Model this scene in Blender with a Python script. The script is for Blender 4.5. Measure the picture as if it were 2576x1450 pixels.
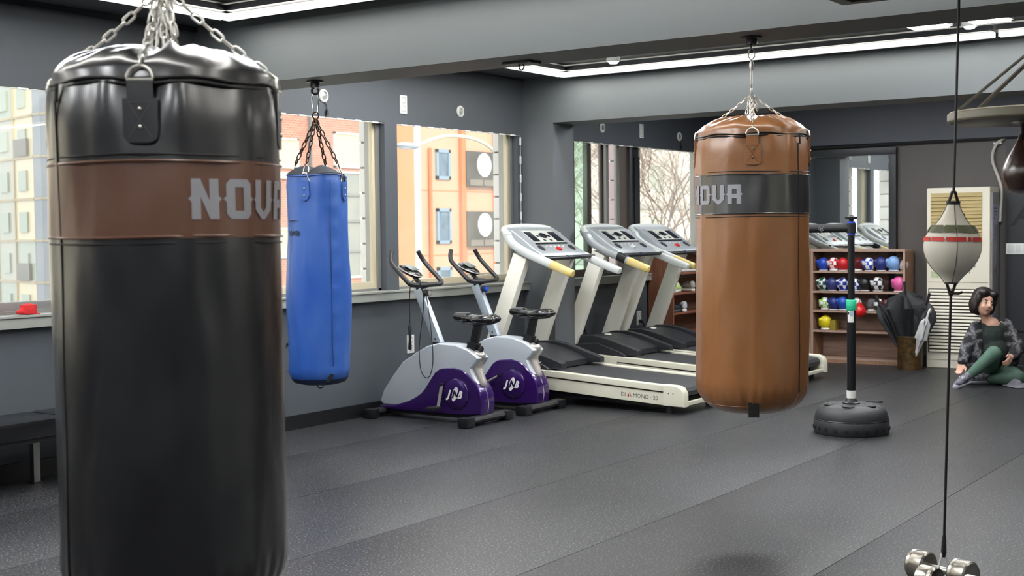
import bpy, bmesh, math, random
from mathutils import Vector, Matrix, noise
R_ = math.radians
random.seed(7)
for o in list(bpy.data.objects): bpy.data.objects.remove(o, do_unlink=True)
S = bpy.context.scene
COL = S.collection

# ------------------------------------------------------------------ camera, sky, sun, exposure
HEAD, PITCH, ROLL = R_(34.9), R_(-2.45), R_(0.67)
f0 = Vector((math.cos(HEAD), math.sin(HEAD), 0)); r0 = Vector((math.sin(HEAD), -math.cos(HEAD), 0)); u0 = Vector((0, 0, 1))
fw = f0*math.cos(PITCH)+u0*math.sin(PITCH); u1 = u0*math.cos(PITCH)-f0*math.sin(PITCH)
rt = r0*math.cos(ROLL)-u1*math.sin(ROLL); up = u1*math.cos(ROLL)+r0*math.sin(ROLL)
cam = bpy.data.cameras.new('camera'); camo = bpy.data.objects.new('camera', cam); COL.objects.link(camo)
m = Matrix((rt, up, -fw)).transposed().to_4x4(); m.translation = (0, 0, 1.45); camo.matrix_world = m
cam.sensor_width = 36; cam.lens = 36*3275/2576; cam.clip_start = .05; cam.clip_end = 300
S.camera = camo
cam.dof.use_dof = True; cam.dof.focus_distance = 7.4; cam.dof.aperture_fstop = 5.2

W = bpy.data.worlds.new('sky'); S.world = W; W.use_nodes = True
bg = W.node_tree.nodes['Background']; bg.inputs[0].default_value = (.88, .94, 1.0, 1); bg.inputs[1].default_value = 2.2
sl = bpy.data.lights.new('sun', 'SUN'); sl.energy = 3.0; sl.angle = R_(1.0); sl.color = (1, .92, .80)
so = bpy.data.objects.new('sun', sl); COL.objects.link(so)
so.rotation_euler = Vector((.38, .80, -.50)).to_track_quat('-Z', 'Y').to_euler()
S.view_settings.view_transform = 'Standard'; S.view_settings.look = 'None'; S.view_settings.gamma = 1
S.view_settings.use_curve_mapping = False
S.view_settings.exposure = 0.0
LED = 42.0          # radiance of the ceiling light strips

# ------------------------------------------------------------------ helpers
def lin(c):
    if isinstance(c, str):
        c = tuple(int(c[i:i+2], 16)/255 for i in (0, 2, 4))
        return tuple((x/12.92 if x <= .04045 else ((x+.055)/1.055)**2.4) for x in c)+(1,)
    return tuple(c)+(1,) if len(c) == 3 else c
MATS = {}
def nd(nt, t, **kw):
    n = nt.nodes.new(t)
    for k, v in kw.items():
        if k.startswith('_'): setattr(n, k[1:], v)
        else: n.inputs[k.replace('__', ' ')].default_value = v
    return n
def mat(name, col, rough=.5, metal=0, spec=.5, bump=None, var=None, emit=None, coat=0, sheen=0):
    """col colour; bump (scale, strength[, stretch xyz]); var (scale, amount, other colour)"""
    if name in MATS: return MATS[name]
    M = bpy.data.materials.new(name); M.use_nodes = True; MATS[name] = M
    nt = M.node_tree; b = nt.nodes['Principled BSDF']; L = nt.links.new
    b.inputs['Base Color'].default_value = lin(col); b.inputs['Roughness'].default_value = rough
    b.inputs['Metallic'].default_value = metal; b.inputs['Specular IOR Level'].default_value = spec
    b.inputs['Coat Weight'].default_value = coat
    tc = nd(nt, 'ShaderNodeTexCoord')
    if var:
        n = nd(nt, 'ShaderNodeTexNoise', Scale=var[0], Detail=4.0); L(tc.outputs['Object'], n.inputs['Vector'])
        if len(var) > 3:
            mp = nd(nt, 'ShaderNodeMapping'); mp.inputs['Scale'].default_value = var[3]
            L(tc.outputs['Object'], mp.inputs['Vector']); L(mp.outputs[0], n.inputs['Vector'])
        r = nd(nt, 'ShaderNodeMapRange'); r.inputs[1].default_value = .35; r.inputs[2].default_value = .7; r.inputs[4].default_value = var[1]
        L(n.outputs[0], r.inputs[0])
        mx = nd(nt, 'ShaderNodeMix', _data_type='RGBA'); mx.inputs[6].default_value = lin(col); mx.inputs[7].default_value = lin(var[2])
        L(r.outputs[0], mx.inputs[0]); L(mx.outputs[2], b.inputs['Base Color'])
    if bump:
        n = nd(nt, 'ShaderNodeTexNoise', Scale=bump[0], Detail=3.0); L(tc.outputs['Object'], n.inputs['Vector'])
        if len(bump) > 2:
            mp = nd(nt, 'ShaderNodeMapping'); mp.inputs['Scale'].default_value = bump[2]
            L(tc.outputs['Object'], mp.inputs['Vector']); L(mp.outputs[0], n.inputs['Vector'])
        bp = nd(nt, 'ShaderNodeBump', Strength=bump[1], Distance=.01); L(n.outputs[0], bp.inputs['Height']); L(bp.outputs[0], b.inputs['Normal'])
    if emit:
        b.inputs['Emission Color'].default_value = lin(emit[0]); b.inputs['Emission Strength'].default_value = emit[1]
    return M
def glass(name, tint, refl=.08, rough=.02, haze=0.0, hazecol=(.9, .9, .9)):
    if name in MATS: return MATS[name]
    M = bpy.data.materials.new(name); M.use_nodes = True; MATS[name] = M
    nt = M.node_tree; nt.nodes.clear(); L = nt.links.new
    o = nd(nt, 'ShaderNodeOutputMaterial'); t = nd(nt, 'ShaderNodeBsdfTransparent'); t.inputs[0].default_value = lin(tint)
    g = nd(nt, 'ShaderNodeBsdfGlossy', Roughness=rough); mx = nd(nt, 'ShaderNodeMixShader'); mx.inputs[0].default_value = refl
    L(t.outputs[0], mx.inputs[1]); L(g.outputs[0], mx.inputs[2]); out = mx
    if haze:
        d = nd(nt, 'ShaderNodeBsdfTranslucent'); d.inputs[0].default_value = lin(hazecol)
        m2 = nd(nt, 'ShaderNodeMixShader')
        tc = nd(nt, 'ShaderNodeTexCoord'); n = nd(nt, 'ShaderNodeTexNoise', Scale=2.5, Detail=5.0); L(tc.outputs['Object'], n.inputs['Vector'])
        r = nd(nt, 'ShaderNodeMapRange'); r.inputs[1].default_value = .3; r.inputs[2].default_value = .75
        r.inputs[3].default_value = haze*.5; r.inputs[4].default_value = haze*1.5
        L(n.outputs[0], r.inputs[0]); L(r.outputs[0], m2.inputs[0])
        L(mx.outputs[0], m2.inputs[1]); L(d.outputs[0], m2.inputs[2]); out = m2
    L(out.outputs[0], o.inputs[0]); return M
def checker(name, a, b, scale, rough=.35):
    if name in MATS: return MATS[name]
    M = mat(name, a, rough); nt = M.node_tree; L = nt.links.new
    tc = nd(nt, 'ShaderNodeTexCoord'); c = nd(nt, 'ShaderNodeTexChecker', Scale=scale); c.inputs[1].default_value = lin(a); c.inputs[2].default_value = lin(b)
    mp = nd(nt, 'ShaderNodeMapping'); mp.inputs['Location'].default_value = (.013, .017, .021)
    L(tc.outputs['Object'], mp.inputs[0]); L(mp.outputs[0], c.inputs[0]); L(c.outputs[0], nt.nodes['Principled BSDF'].inputs[0]); return M

B = bmesh.new
def box(bm, x0, x1, y0, y1, z0, z1, bev=0, M=None):
    r = bmesh.ops.create_cube(bm, size=1)
    vs = r['verts']
    for v in vs: v.co = Vector(((x0+x1)/2+v.co.x*(x1-x0), (y0+y1)/2+v.co.y*(y1-y0), (z0+z1)/2+v.co.z*(z1-z0)))
    if bev:
        es = list({e for v in vs for e in v.link_edges})
        rr = bmesh.ops.bevel(bm, geom=es, offset=bev, segments=2, affect='EDGES', profile=.7)
        vs = list({v for f in rr['faces'] for v in f.verts} | {v for v in vs if v.is_valid})
    if M:
        bmesh.ops.transform(bm, matrix=M, verts=[v for v in vs if v.is_valid])
    return vs
def bx(*a, **k): b = B(); box(b, *a, **k); return b
def prism(bm, poly, h0, h1, axis='x', bev=0):
    """extrude a 2D polygon; axis x: poly is (y,z)"""
    def P(p, h): return {'x': (h, p[0], p[1]), 'y': (p[0], h, p[1]), 'z': (p[0], p[1], h)}[axis]
    a = [bm.verts.new(P(p, h0)) for p in poly]; c = [bm.verts.new(P(p, h1)) for p in poly]
    n = len(poly); fs = [bm.faces.new(a), bm.faces.new(c[::-1])]
    for i in range(n): fs.append(bm.faces.new((a[i], c[i], c[(i+1) % n], a[(i+1) % n])))
    bmesh.ops.recalc_face_normals(bm, faces=fs)
    if bev: bmesh.ops.bevel(bm, geom=list(set(list(fs[0].edges)+list(fs[1].edges))), offset=bev, segments=3, affect='EDGES', profile=.6)
def frame_at(t, upv=Vector((0, 0, 1))):
    t = t.normalized()
    if abs(t.dot(upv)) > .97: upv = Vector((1, 0, 0))
    a = t.cross(upv).normalized(); b = a.cross(t).normalized(); return a, b
def tube(bm, pts, r, seg=8, closed=False, caps=True, sx=1, sy=1, norm=True):
    pts = [Vector(p) for p in pts]; n = len(pts); rings = []
    rs = r if isinstance(r, (list, tuple)) else [r]*n
    pa = None
    for i, p in enumerate(pts):
        if closed: t = pts[(i+1) % n]-pts[i-1]
        else: t = pts[min(i+1, n-1)]-pts[max(i-1, 0)]
        if t.length < 1e-9: t = Vector((0, 0, 1))
        t.normalize()
        if pa is None: a, b = frame_at(t)
        else:
            a = pa-t*pa.dot(t)
            a = a.normalized() if a.length > 1e-6 else frame_at(t)[0]
            b = a.cross(t).normalized()
        pa = a
        rings.append([bm.verts.new(p+(a*math.cos(k*2*math.pi/seg)*sx+b*math.sin(k*2*math.pi/seg)*sy)*rs[i]) for k in range(seg)])
    m_ = n if closed else n-1; nf = []
    for i in range(m_):
        A, C = rings[i], rings[(i+1) % n]
        off = 0
        if closed and i == n-1:
            off = min(range(seg), key=lambda q: (A[0].co-C[q].co).length)
        for k in range(seg): nf.append(bm.faces.new((A[k], A[(k+1) % seg], C[(k+1+off) % seg], C[(k+off) % seg])))
    if caps and not closed: nf += [bm.faces.new(rings[0][::-1]), bm.faces.new(rings[-1])]
    if norm: bmesh.ops.recalc_face_normals(bm, faces=nf)
def tb(*a, **k): b = B(); tube(b, *a, **k); return b
def smooth(pts, n=6):
    """Catmull-Rom through pts"""
    P = [Vector(p) for p in pts]; P = [P[0]*2-P[1]]+P+[P[-1]*2-P[-2]]; out = []
    for i in range(1, len(P)-2):
        for k in range(n):
            t = k/n; a, b, c, d = P[i-1:i+3]
            out.append(.5*((2*b)+(c-a)*t+(2*a-5*b+4*c-d)*t*t+(3*b-a-3*c+d)*t**3))
    out.append(P[-2]); return out
def lathe(bm, prof, seg=32, c=(0, 0, 0), fn=None, M=None):
    rings = []; c = Vector(c); new = []
    for (r, z) in prof:
        if r < 1e-6: v = bm.verts.new(c+Vector((0, 0, z))); rings.append([v]); new.append(v); continue
        ring = []
        for k in range(seg):
            a = 2*math.pi*k/seg; rr, zz = (fn(r, z, a) if fn else (r, z))
            ring.append(bm.verts.new(c+Vector((rr*math.sin(a), -rr*math.cos(a), zz))))
        rings.append(ring); new += ring
    fs = []
    for i in range(len(rings)-1):
        A, C = rings[i], rings[i+1]
        for k in range(seg):
            k2 = (k+1) % seg
            if len(A) == 1 and len(C) == 1: continue
            if len(A) == 1: fs.append(bm.faces.new((A[0], C[k2], C[k])))
            elif len(C) == 1: fs.append(bm.faces.new((A[k], A[k2], C[0])))
            else: fs.append(bm.faces.new((A[k], A[k2], C[k2], C[k])))
    bmesh.ops.recalc_face_normals(bm, faces=fs)
    if M: bmesh.ops.transform(bm, matrix=M, verts=new)
def lt(*a, **k): b = B(); lathe(b, *a, **k); return b
def ell(bm, c, r, u=16, v=10, M=None):
    g = bmesh.ops.create_uvsphere(bm, u_segments=u, v_segments=v, radius=1)['verts']
    for w in g: w.co = Vector((w.co.x*r[0], w.co.y*r[1], w.co.z*r[2]))
    if M: bmesh.ops.transform(bm, matrix=M, verts=g)
    for w in g: w.co += Vector(c)
    return g
def cap(bm, p0, p1, ra, rb, u=12):
    p0, p1 = Vector(p0), Vector(p1)
    ell(bm, p0, (ra,)*3, u, 8); ell(bm, p1, (rb,)*3, u, 8)
    if (p1-p0).length > 1e-5: tube(bm, [p0, p1], [ra, rb], u)
def me_of(name, bm, sharp=35):
    me = bpy.data.meshes.new(name); bm.to_mesh(me); bm.free()
    if sharp:
        me.polygons.foreach_set('use_smooth', [True]*len(me.polygons))
        try: me.set_sharp_from_angle(angle=R_(sharp))
        except Exception: pass
    return me
def obj(name, bm, m_, parent=None, loc=None, rot=None, sharp=35, label=None, **props):
    me = bm if isinstance(bm, bpy.types.Mesh) else me_of(name, bm, sharp)
    o = bpy.data.objects.new(name, me); COL.objects.link(o)
    if m_ is not None and not me.materials: me.materials.append(m_ if not isinstance(m_, str) else MATS[m_])
    if parent: o.parent = parent
    if loc is not None: o.location = loc
    if rot is not None: o.rotation_euler = rot
    if label: o['label'] = label
    for k, v in props.items(): o[k] = v
    return o
def thing(name, label, cat, loc=(0, 0, 0), rotz=0, group=None):
    o = bpy.data.objects.new(name, None); COL.objects.link(o); o.location = loc; o.rotation_euler = (0, 0, rotz)
    o.empty_display_size = .1
    o['label'] = label; o['category'] = cat
    if group: o['group'] = group
    return o
def tag(o, label, cat, group=None, kind=None):
    o['label'] = label; o['category'] = cat
    if group: o['group'] = group
    if kind: o['kind'] = kind
    return o
def struct(name, bm, m_, parent=None, sharp=35):
    o = obj(name, bm, m_, parent, sharp=sharp)
    if not parent: o['kind'] = 'structure'
    return o
def sh(bm, d):
    bmesh.ops.translate(bm, vec=Vector(d), verts=bm.verts); return bm
def rel(bm, t): return sh(bm, -Vector(t.location))
TMP = bpy.data.scenes.new('workbench')          # modifiers are evaluated in a scratch scene, removed at the end
def evald(o):
    vl = TMP.view_layers[0]; vl.update(); return bpy.data.meshes.new_from_object(o.evaluated_get(vl.depsgraph))
def fuse(name, bm, voxel, it=6):
    me = bpy.data.meshes.new(name); bm.to_mesh(me); bm.free()
    o = bpy.data.objects.new('tmp', me); TMP.collection.objects.link(o)
    r = o.modifiers.new('r', 'REMESH'); r.mode = 'VOXEL'; r.voxel_size = voxel
    if it: s = o.modifiers.new('s', 'SMOOTH'); s.iterations = it; s.factor = .5
    n = evald(o); bpy.data.objects.remove(o); n.name = name
    n.polygons.foreach_set('use_smooth', [True]*len(n.polygons)); return n
def text_bm(s, size, ext=0, shear=0, align='LEFT', off=0):
    cu = bpy.data.curves.new('t', 'FONT'); cu.body = s; cu.size = size; cu.extrude = ext; cu.resolution_u = 3; cu.align_x = align; cu.shear = shear; cu.offset = off
    o = bpy.data.objects.new('t', cu); TMP.collection.objects.link(o); me = evald(o)
    b = B(); b.from_mesh(me); bpy.data.objects.remove(o); bpy.data.curves.remove(cu); bpy.data.meshes.remove(me); return b
def wrap(bm, Rr, a0, z0, step=.012, fn=None):
    """flat (x,y) letters -> onto a cylinder of radius Rr, x starts at angle a0 (0 = towards -Y), y -> z"""
    xs = [v.co.x for v in bm.verts]; x = min(xs)+step
    while x < max(xs):
        bmesh.ops.bisect_plane(bm, geom=bm.verts[:]+bm.edges[:]+bm.faces[:], plane_co=(x, 0, 0), plane_no=(1, 0, 0)); x += step
    for v in bm.verts:
        a = a0+v.co.x/Rr; r = fn(Rr, z0+v.co.y, a)[0] if fn else Rr; v.co = Vector((r*math.sin(a), -r*math.cos(a), z0+v.co.y))
    return bm
def copy_tree(o, parent=None):
    c = o.copy(); COL.objects.link(c); c.parent = parent
    for ch in o.children: copy_tree(ch, c)
    return c
# chain links: one mesh per link size, each link an object
LINKS = {}
def link_mesh(L, w, r, m_):
    k = (L, w, r, m_.name)
    if k not in LINKS:
        h = L/2-w/2; pts = []
        for i in range(5): a = -math.pi/2+math.pi*i/4; pts.append((0, (w/2-r)*math.sin(a), h+(w/2-r)*math.cos(a)))
        for i in range(5): a = math.pi/2+math.pi*i/4; pts.append((0, (w/2-r)*math.sin(a), -h+(w/2-r)*math.cos(a)))
        me = me_of('chain_link', tb(pts, r, 6, closed=True)); me.materials.append(m_); LINKS[k] = me
    return LINKS[k]
def chain(parent, pts, L, w, r, m_, name='chain_link', twist=0):
    me = link_mesh(L, w, r, m_); P = [Vector(p) for p in pts]
    ds = [0]
    for i in range(len(P)-1): ds.append(ds[-1]+(P[i+1]-P[i]).length)
    pitch = L-2.4*r; n = max(1, int(round(ds[-1]/pitch)))
    for i in range(n):
        d = (i+.5)*ds[-1]/n; k = max(q for q in range(len(P)-1) if ds[q] <= d+1e-9)
        t = (P[k+1]-P[k]).normalized(); c = P[k]+t*(d-ds[k])
        q = t.to_track_quat('Z', 'Y') @ Matrix.Rotation(twist+(math.pi/2)*(i % 2)+.35, 3, 'Z').to_quaternion()
        o = bpy.data.objects.new(name, me); COL.objects.link(o); o.parent = parent; o.location = c; o.rotation_mode = 'QUATERNION'; o.rotation_quaternion = q

# ------------------------------------------------------------------ materials
paint = mat('charcoal paint', '4a4f55', .55, bump=(90, .05), var=(1.3, .25, '44484e'))
paint_beam = mat('grey beam paint', '5c6163', .6, bump=(60, .04), var=(.8, .2, '565b5d'))
paint_ceil = mat('dark ceiling paint', '45484b', .6)
paint_tray = mat('pale grey ceiling panel', '9da09e', .6)
paint_back = mat('brown charcoal paint', '55504e', .55, var=(1.5, .3, '4a4746'))
black_pl = mat('black plastic', '17181b', .38, bump=(300, .05))
dark_trim = mat('dark metal trim', '2e3033', .4, .3)
alu = mat('cream window frame', 'c9bfa4', .4, .2)
alu_grey = mat('grey window frame', '8f8f8c', .35, .5)
brown_fr = mat('dark brown window frame', '3a2f2b', .45)
sill_m = mat('pale grey sill', '93958f', .35)
chrome = mat('chrome', 'd2d0cb', .16, 1.0)
zinc = mat('zinc plated chain', 'dddbd4', .38, .75)
steel = mat('brushed steel', 'a9a9a6', .33, 1.0, bump=(80, .1))
white_pl = mat('white plastic', 'd9dbd6', .35)
cream_pl = mat('cream plastic', 'eeece2', .38, var=(3, .5, 'e4dfca'))
led_m = mat('lit LED diffuser', 'ffffff', .5, emit=((1, .975, .92), LED))
led_side = mat('lit LED side lens', 'ffffff', .5, emit=((1, .955, .86), 3.0))
lamp_m = mat('lit lamp lens', 'ffffff', .5, emit=((.97, .985, 1), 33.0))
pane_m = glass('window glass', (.97, .98, .97), .03, .01, haze=.10)
pane_g = glass('greenish glass', (.78, .96, .88), .08, .02, haze=.08)

# ------------------------------------------------------------------ room shell
WY, WO = 6.87, 7.08           # inner / outer face of the window wall
XB, X0, Y0, ZC, ZB = 13.85, -2.6, -1.9, 2.87, 2.45
fl = struct('floor', bx(X0, XB, Y0, WY, -.2, -.012), mat('floor screed', '202124', .7))
Mf = bpy.data.materials.new('speckled rubber'); Mf.use_nodes = True; MATS['speckled rubber'] = Mf
nt = Mf.node_tree; L = nt.links.new; pb = nt.nodes['Principled BSDF']
tc = nd(nt, 'ShaderNodeTexCoord'); oi = nd(nt, 'ShaderNodeObjectInfo')
ns = nd(nt, 'ShaderNodeTexNoise', Scale=95.0, Detail=3.0); L(tc.outputs['Object'], ns.inputs['Vector'])
cr = nd(nt, 'ShaderNodeValToRGB'); e = cr.color_ramp.elements
e[0].position = .36; e[0].color = lin('141517'); e[1].position = .74; e[1].color = lin('838387')
q = cr.color_ramp.elements.new(.57); q.color = lin('27282b'); L(ns.outputs[0], cr.inputs[0])
n2 = nd(nt, 'ShaderNodeTexNoise', Scale=.9, Detail=5.0); L(tc.outputs['Object'], n2.inputs['Vector'])
mr = nd(nt, 'ShaderNodeMapRange'); mr.inputs[1].default_value = .3; mr.inputs[2].default_value = .7; mr.inputs[3].default_value = .86; mr.inputs[4].default_value = 1.14; L(n2.outputs[0], mr.inputs[0])
m3 = nd(nt, 'ShaderNodeMapRange'); m3.inputs[3].default_value = .9; m3.inputs[4].default_value = 1.1; L(oi.outputs['Random'], m3.inputs[0])
mm = nd(nt, 'ShaderNodeMath', _operation='MULTIPLY'); L(mr.outputs[0], mm.inputs[0]); L(m3.outputs[0], mm.inputs[1])
hs = nd(nt, 'ShaderNodeHueSaturation'); L(cr.outputs[0], hs.inputs['Color']); L(mm.outputs[0], hs.inputs['Value']); L(hs.outputs[0], pb.inputs['Base Color'])
m4 = nd(nt, 'ShaderNodeMapRange'); m4.inputs[1].default_value = .3; m4.inputs[2].default_value = .7; m4.inputs[3].default_value = .40; m4.inputs[4].default_value = .46; L(n2.outputs[0], m4.inputs[0]); L(m4.outputs[0], pb.inputs['Roughness'])
bp = nd(nt, 'ShaderNodeBump', Strength=.05, Distance=.003); L(ns.outputs[0], bp.inputs['Height']); pb.inputs['Specular IOR Level'].default_value = .35
ys = [WY-.004, 6.06, 5.06, 4.10, 3.11, 2.06, 1.06, .06, -.94, Y0]
for i in range(len(ys)-1):
    obj('rubber_mat', bx(X0, XB, ys[i+1]+.0012, ys[i]-.0012, -.012, 0, bev=.002), Mf, fl)

b = B()                                                   # window wall: parapet, fascia, posts
box(b, X0, XB, WY, WO, 0, .93); box(b, X0, XB, WY, 6.925, 2.35, 2.5); box(b, X0, XB, WY, WO, 2.5, 3.0)
for x0_, x1_ in ((X0, -2.0), (2.1, 2.6), (6.02, 6.2), (8.075, 8.23), (9.96, 10.9)): box(b, x0_, x1_, WY, WO, .93, 2.35); box(b, x0_, x1_, 6.925, WO, 2.35, 2.5)
wall_l = struct('wall_left', b, paint)
struct('wall_back', bx(XB, XB+.2, Y0, WO, 0, 3.0), paint_back)
struct('wall_right', bx(X0, XB, Y0-.2, Y0, 0, 3.0), paint)
struct('wall_front', bx(X0-.2, X0, Y0-.2, WO, 0, 3.0), paint)
struct('trim_1', bx(XB-.05, XB, Y0, WY, 2.365, ZC), mat('navy charcoal paint', '474a52', .55))
struct('trim_2', tb([(XB-.058, 6.8, 2.352), (XB-.058, 5.2, 2.344), (XB-.058, 4.3, 2.352), (XB-.058, 3.4, 2.356), (XB-.058, 1.0, 2.35)], .011, 6), dark_trim)
struct('baseboard_left', bx(X0, XB, WY-.018, WY, 0, .105), black_pl)
struct('baseboard_back', bx(XB-.018, XB, Y0, WY, 0, .09), black_pl)
# beams and column
for i, x in enumerate((2.14, 6.10, 10.05)):
    struct('beam' if not i else 'beam.%03d' % i, bx(x, x+.42, Y0, WY, ZB, ZC+.1), paint_beam)
struct('column', bx(10.05, 10.395, 6.53, WY, 0, ZB), mat('column paint lightened as lit', '5f6367', .55, bump=(90, .05)))  # tone lighter than the wall paint stands for lamp light on the column
# ceiling: dark border with a pale raised panel in each bay
b = B()
bays = [(-2.3, 1.95), (2.82, 5.90), (6.76, 9.90)]
TY0, TY1 = -1.4, 6.33
prev = X0
for a, c in bays:
    box(b, prev, a, Y0, WY, ZC, ZC+.12); box(b, a, c, Y0, TY0, ZC, ZC+.12); box(b, a, c, TY1, WY, ZC, ZC+.12); prev = c
box(b, prev, XB, Y0, WY, ZC, ZC+.12); ceil = struct('ceiling', b, paint_ceil)
for a, c in bays: obj('raised_panel', bx(a, c, TY0, TY1, ZC+.06, ZC+.11), paint_tray, ceil)
struct('roof_slab', bx(X0-.2, XB+.2, Y0-.2, WO, 3.0, 3.2), mat('concrete', '8b8984', .8))
struct('trim_3', bx(X0, 6.10, WY-.03, WY, ZC-.035, ZC), dark_trim)
struct('trim_4', bx(6.52, 10.05, WY-.02, WY, ZC-.02, ZC), dark_trim)

def led_bar(x0, x1, y0, y1, side, label):
    """side: which way the lit face looks (-x, +x, -y, +y); a dark housing closes the other side"""
    t = thing('ceiling_light_strip', label, 'ceiling light', ((x0+x1)/2, (y0+y1)/2, ZC-.04), group='LED strips round the ceiling panels')
    obj('diffuser', rel(bx(x0, x1, y0, y1, ZC-.034, ZC-.028), t), led_m, t); obj('side_lens', rel(bx(x0, x1, y0, y1, ZC-.028, ZC-.001), t), led_side, t)
    k, h = {'-x': ((x0-.07, x0-.004, y0, y1), (x1, x1+.008, y0, y1)), '+x': ((x1+.004, x1+.07, y0, y1), (x0-.008, x0, y0, y1)),
            '-y': ((x0, x1, y0-.07, y0-.004), (x0, x1, y1, y1+.008)), '+y': ((x0, x1, y1+.004, y1+.07), (x0, x1, y0-.008, y0))}[side]
    obj('track', rel(bx(*k, ZC+.0, ZC+.038), t), dark_trim, t); obj('housing', rel(bx(*h, ZC-.04, ZC), t), dark_trim, t)
    return t
led_bar(2.88, 5.845, 6.28, 6.33, '-y', 'long bright light strip beside the window wall above the black bag')
led_bar(5.85, 5.90, 2.60, 6.33, '-x', 'bright light strip along the near beam, right arm of the corner at top left')
led_bar(5.85, 5.90, -1.4, 2.57, '-x', 'light strip along the near beam, out towards the right')
led_bar(2.82, 2.87, -1.4, 6.28, '+x', 'light strip just past the beam that carries the black bag, overhead')
led_bar(6.82, 9.845, 6.28, 6.33, '-y', 'short light strip arm meeting the far corner beside the window wall')
led_bar(9.85, 9.90, 2.57, 6.33, '-x', 'long bright light strip along the far beam behind the brown bag')
led_bar(9.85, 9.90, -1.4, 2.535, '-x', 'light strip after the gap at the right end of the far beam')
led_bar(6.76, 6.81, -1.4, 6.28, '+x', 'light strip hidden behind the near beam')
led_bar(-2.3, 1.845, 6.28, 6.33, '-y', 'light strip beside the window wall behind the photographer')
led_bar(1.85, 1.90, -1.4, 6.28, '-x', 'light strip along the beam behind the photographer')
for (x, y, lab) in ((9.44, 5.53, 'round downlight left of the brown bag chain'), (9.42, 2.62, 'round downlight near the gap in the far light strip')):
    t = thing('downlight', lab, 'ceiling light', (x, y, ZC), group='round downlights')
    obj('rim', lt([(.055, .03), (.06, -.005), (.045, -.012), (.045, .03)], 24), white_pl, t); obj('lens', lt([(0, -.03), (.03, -.026), (.044, -.008), (.044, .02)], 20), lamp_m, t)
for (y0, y1, lab) in ((2.69, 2.96, 'flat panel lamp left of the black rope, half hidden by the near beam'), (2.28, 2.55, 'flat panel lamp right of the black rope, half hidden by the near beam')):
    t = thing('panel_lamp', lab, 'ceiling light', (8.65, (y0+y1)/2, ZC), group='flat panel lamps')
    h = (y1-y0)/2
    obj('frame', bx(-.6, .6, -h, h, -.02, .04), white_pl, t); obj('diffuser', bx(-.58, .585, -h+.015, h-.015, -.03, -.02), lamp_m, t)

FILL_PL = [(11.7, y, 'over the far bay', ZC) for y in (5.3, 4.3, 3.3, 2.3)]+[(7.7, y, 'over the treadmill bay', ZC+.06) for y in (5.9, 5.0, 4.1)]+[(3.7, y, 'over the bay of the bikes and bags', ZC+.06) for y in (5.7, 4.9, 4.1, 3.3)]+[(-.6, y, 'over the photographer', ZC+.06) for y in (5.0, 3.2, 1.4, -.4)]  # unseen lamps added to fill the bays with light
for i, (x, y, w_, z) in enumerate(FILL_PL):
    t = thing('panel_lamp', 'unseen fill lamp panel added on the ceiling '+w_, 'ceiling light', (x, y, z), group='flat panel lamps')
    obj('frame', bx(-.6, .6, -.15, .15, -.02, 0), white_pl, t); obj('diffuser', bx(-.585, .585, -.135, .135, -.03, -.02), lamp_m, t)
t = thing('hanger_plate', 'small dark empty hanger plate under the near beam', 'bracket', (6.36, 4.35, ZB)); obj('plate', bx(-.06, .06, -.10, .10, -.014, 0, bev=.003), dark_trim, t); obj('eye', tb([(0, .018*math.cos(2*math.pi*k/14), -.028+.018*math.sin(2*math.pi*k/14)) for k in range(14)], .005, 6, closed=True), dark_trim, t)
# mirror added on the unseen right wall for reflections, real one on back wall
mirror_m = mat('mirror glass', 'e6eae8', .015, 1.0)
t = thing('wall_mirror', 'long frameless mirror added out of view on the right wall for bag reflections', 'mirror', (5.2, Y0, .3))
obj('glass', rel(bx(2.9, 7.4, Y0, Y0+.012, .3, 2.2), t), mirror_m, t)
t = thing('wall_mirror', 'dark framed mirror standing behind the wooden glove rack', 'mirror', (XB-.03, 5.5, 0))
obj('glass', bx(-.002, .02, -.82, .9, .9, 2.238), mirror_m, t)
for nm, a in (('frame', (-.04, .03, -.90, .97, 2.238, 2.315)), ('frame', (-.04, .03, -.90, -.82, .5, 2.238)), ('frame', (-.04, .03, .9, .97, .5, 2.238))):
    obj('frame', bx(*a, bev=.006), dark_trim, t)

# ------------------------------------------------------------------ windows
def window(n, x0, x1, sashes, fm=alu, gm=pane_m):
    """sashes: list of (xa, xb, frame material, glass)"""
    z0, z1 = .96, 2.5
    b = B(); d0, d1 = 6.93, 7.06
    box(b, x0, x1, d0, d1, z0, z0+.05); box(b, x0, x1, d0, d1, z1-.03, z1)
    box(b, x0, x0+.035, d0, d1, z0, z1); box(b, x1-.035, x1, d0, d1, z0, z1)
    o = struct('window_%d' % n, b, fm)
    for i, (xa, xb, m1, g) in enumerate(sashes):
        ya = 6.95+.045*(i % 2); w = .05
        b = B(); box(b, xa, xa+w, ya, ya+.04, z0+.04, z1-.02, .004); box(b, xb-w, xb, ya, ya+.04, z0+.04, z1-.02, .004)
        box(b, xa+w, xb-w, ya, ya+.04, z0+.04, z0+.105, .004); box(b, xa+w, xb-w, ya, ya+.04, z1-.05, z1-.02, .004)
        s = obj('sash', b, m1, o); obj('pane', bx(xa+w-.01, xb-w+.01, ya+.016, ya+.022, z0+.09, z1-.04), g, o)
    return o
window(1, 2.6, 6.02, [(2.64, 5.98, alu_grey, pane_m)], alu_grey)
window(6, -2.0, 2.1, [(-1.97, .1, alu_grey, pane_m), (.05, 2.07, alu_grey, pane_m)], alu_grey)
window(2, 6.2, 8.075, [(6.24, 8.06, alu, pane_m)], alu_grey)
window(3, 8.23, 9.96, [(8.25, 9.95, alu, pane_m)], alu_grey)
peach = mat('peach painted frame', 'd9ab86', .5, var=(40, .5, 'b98560'))
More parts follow.
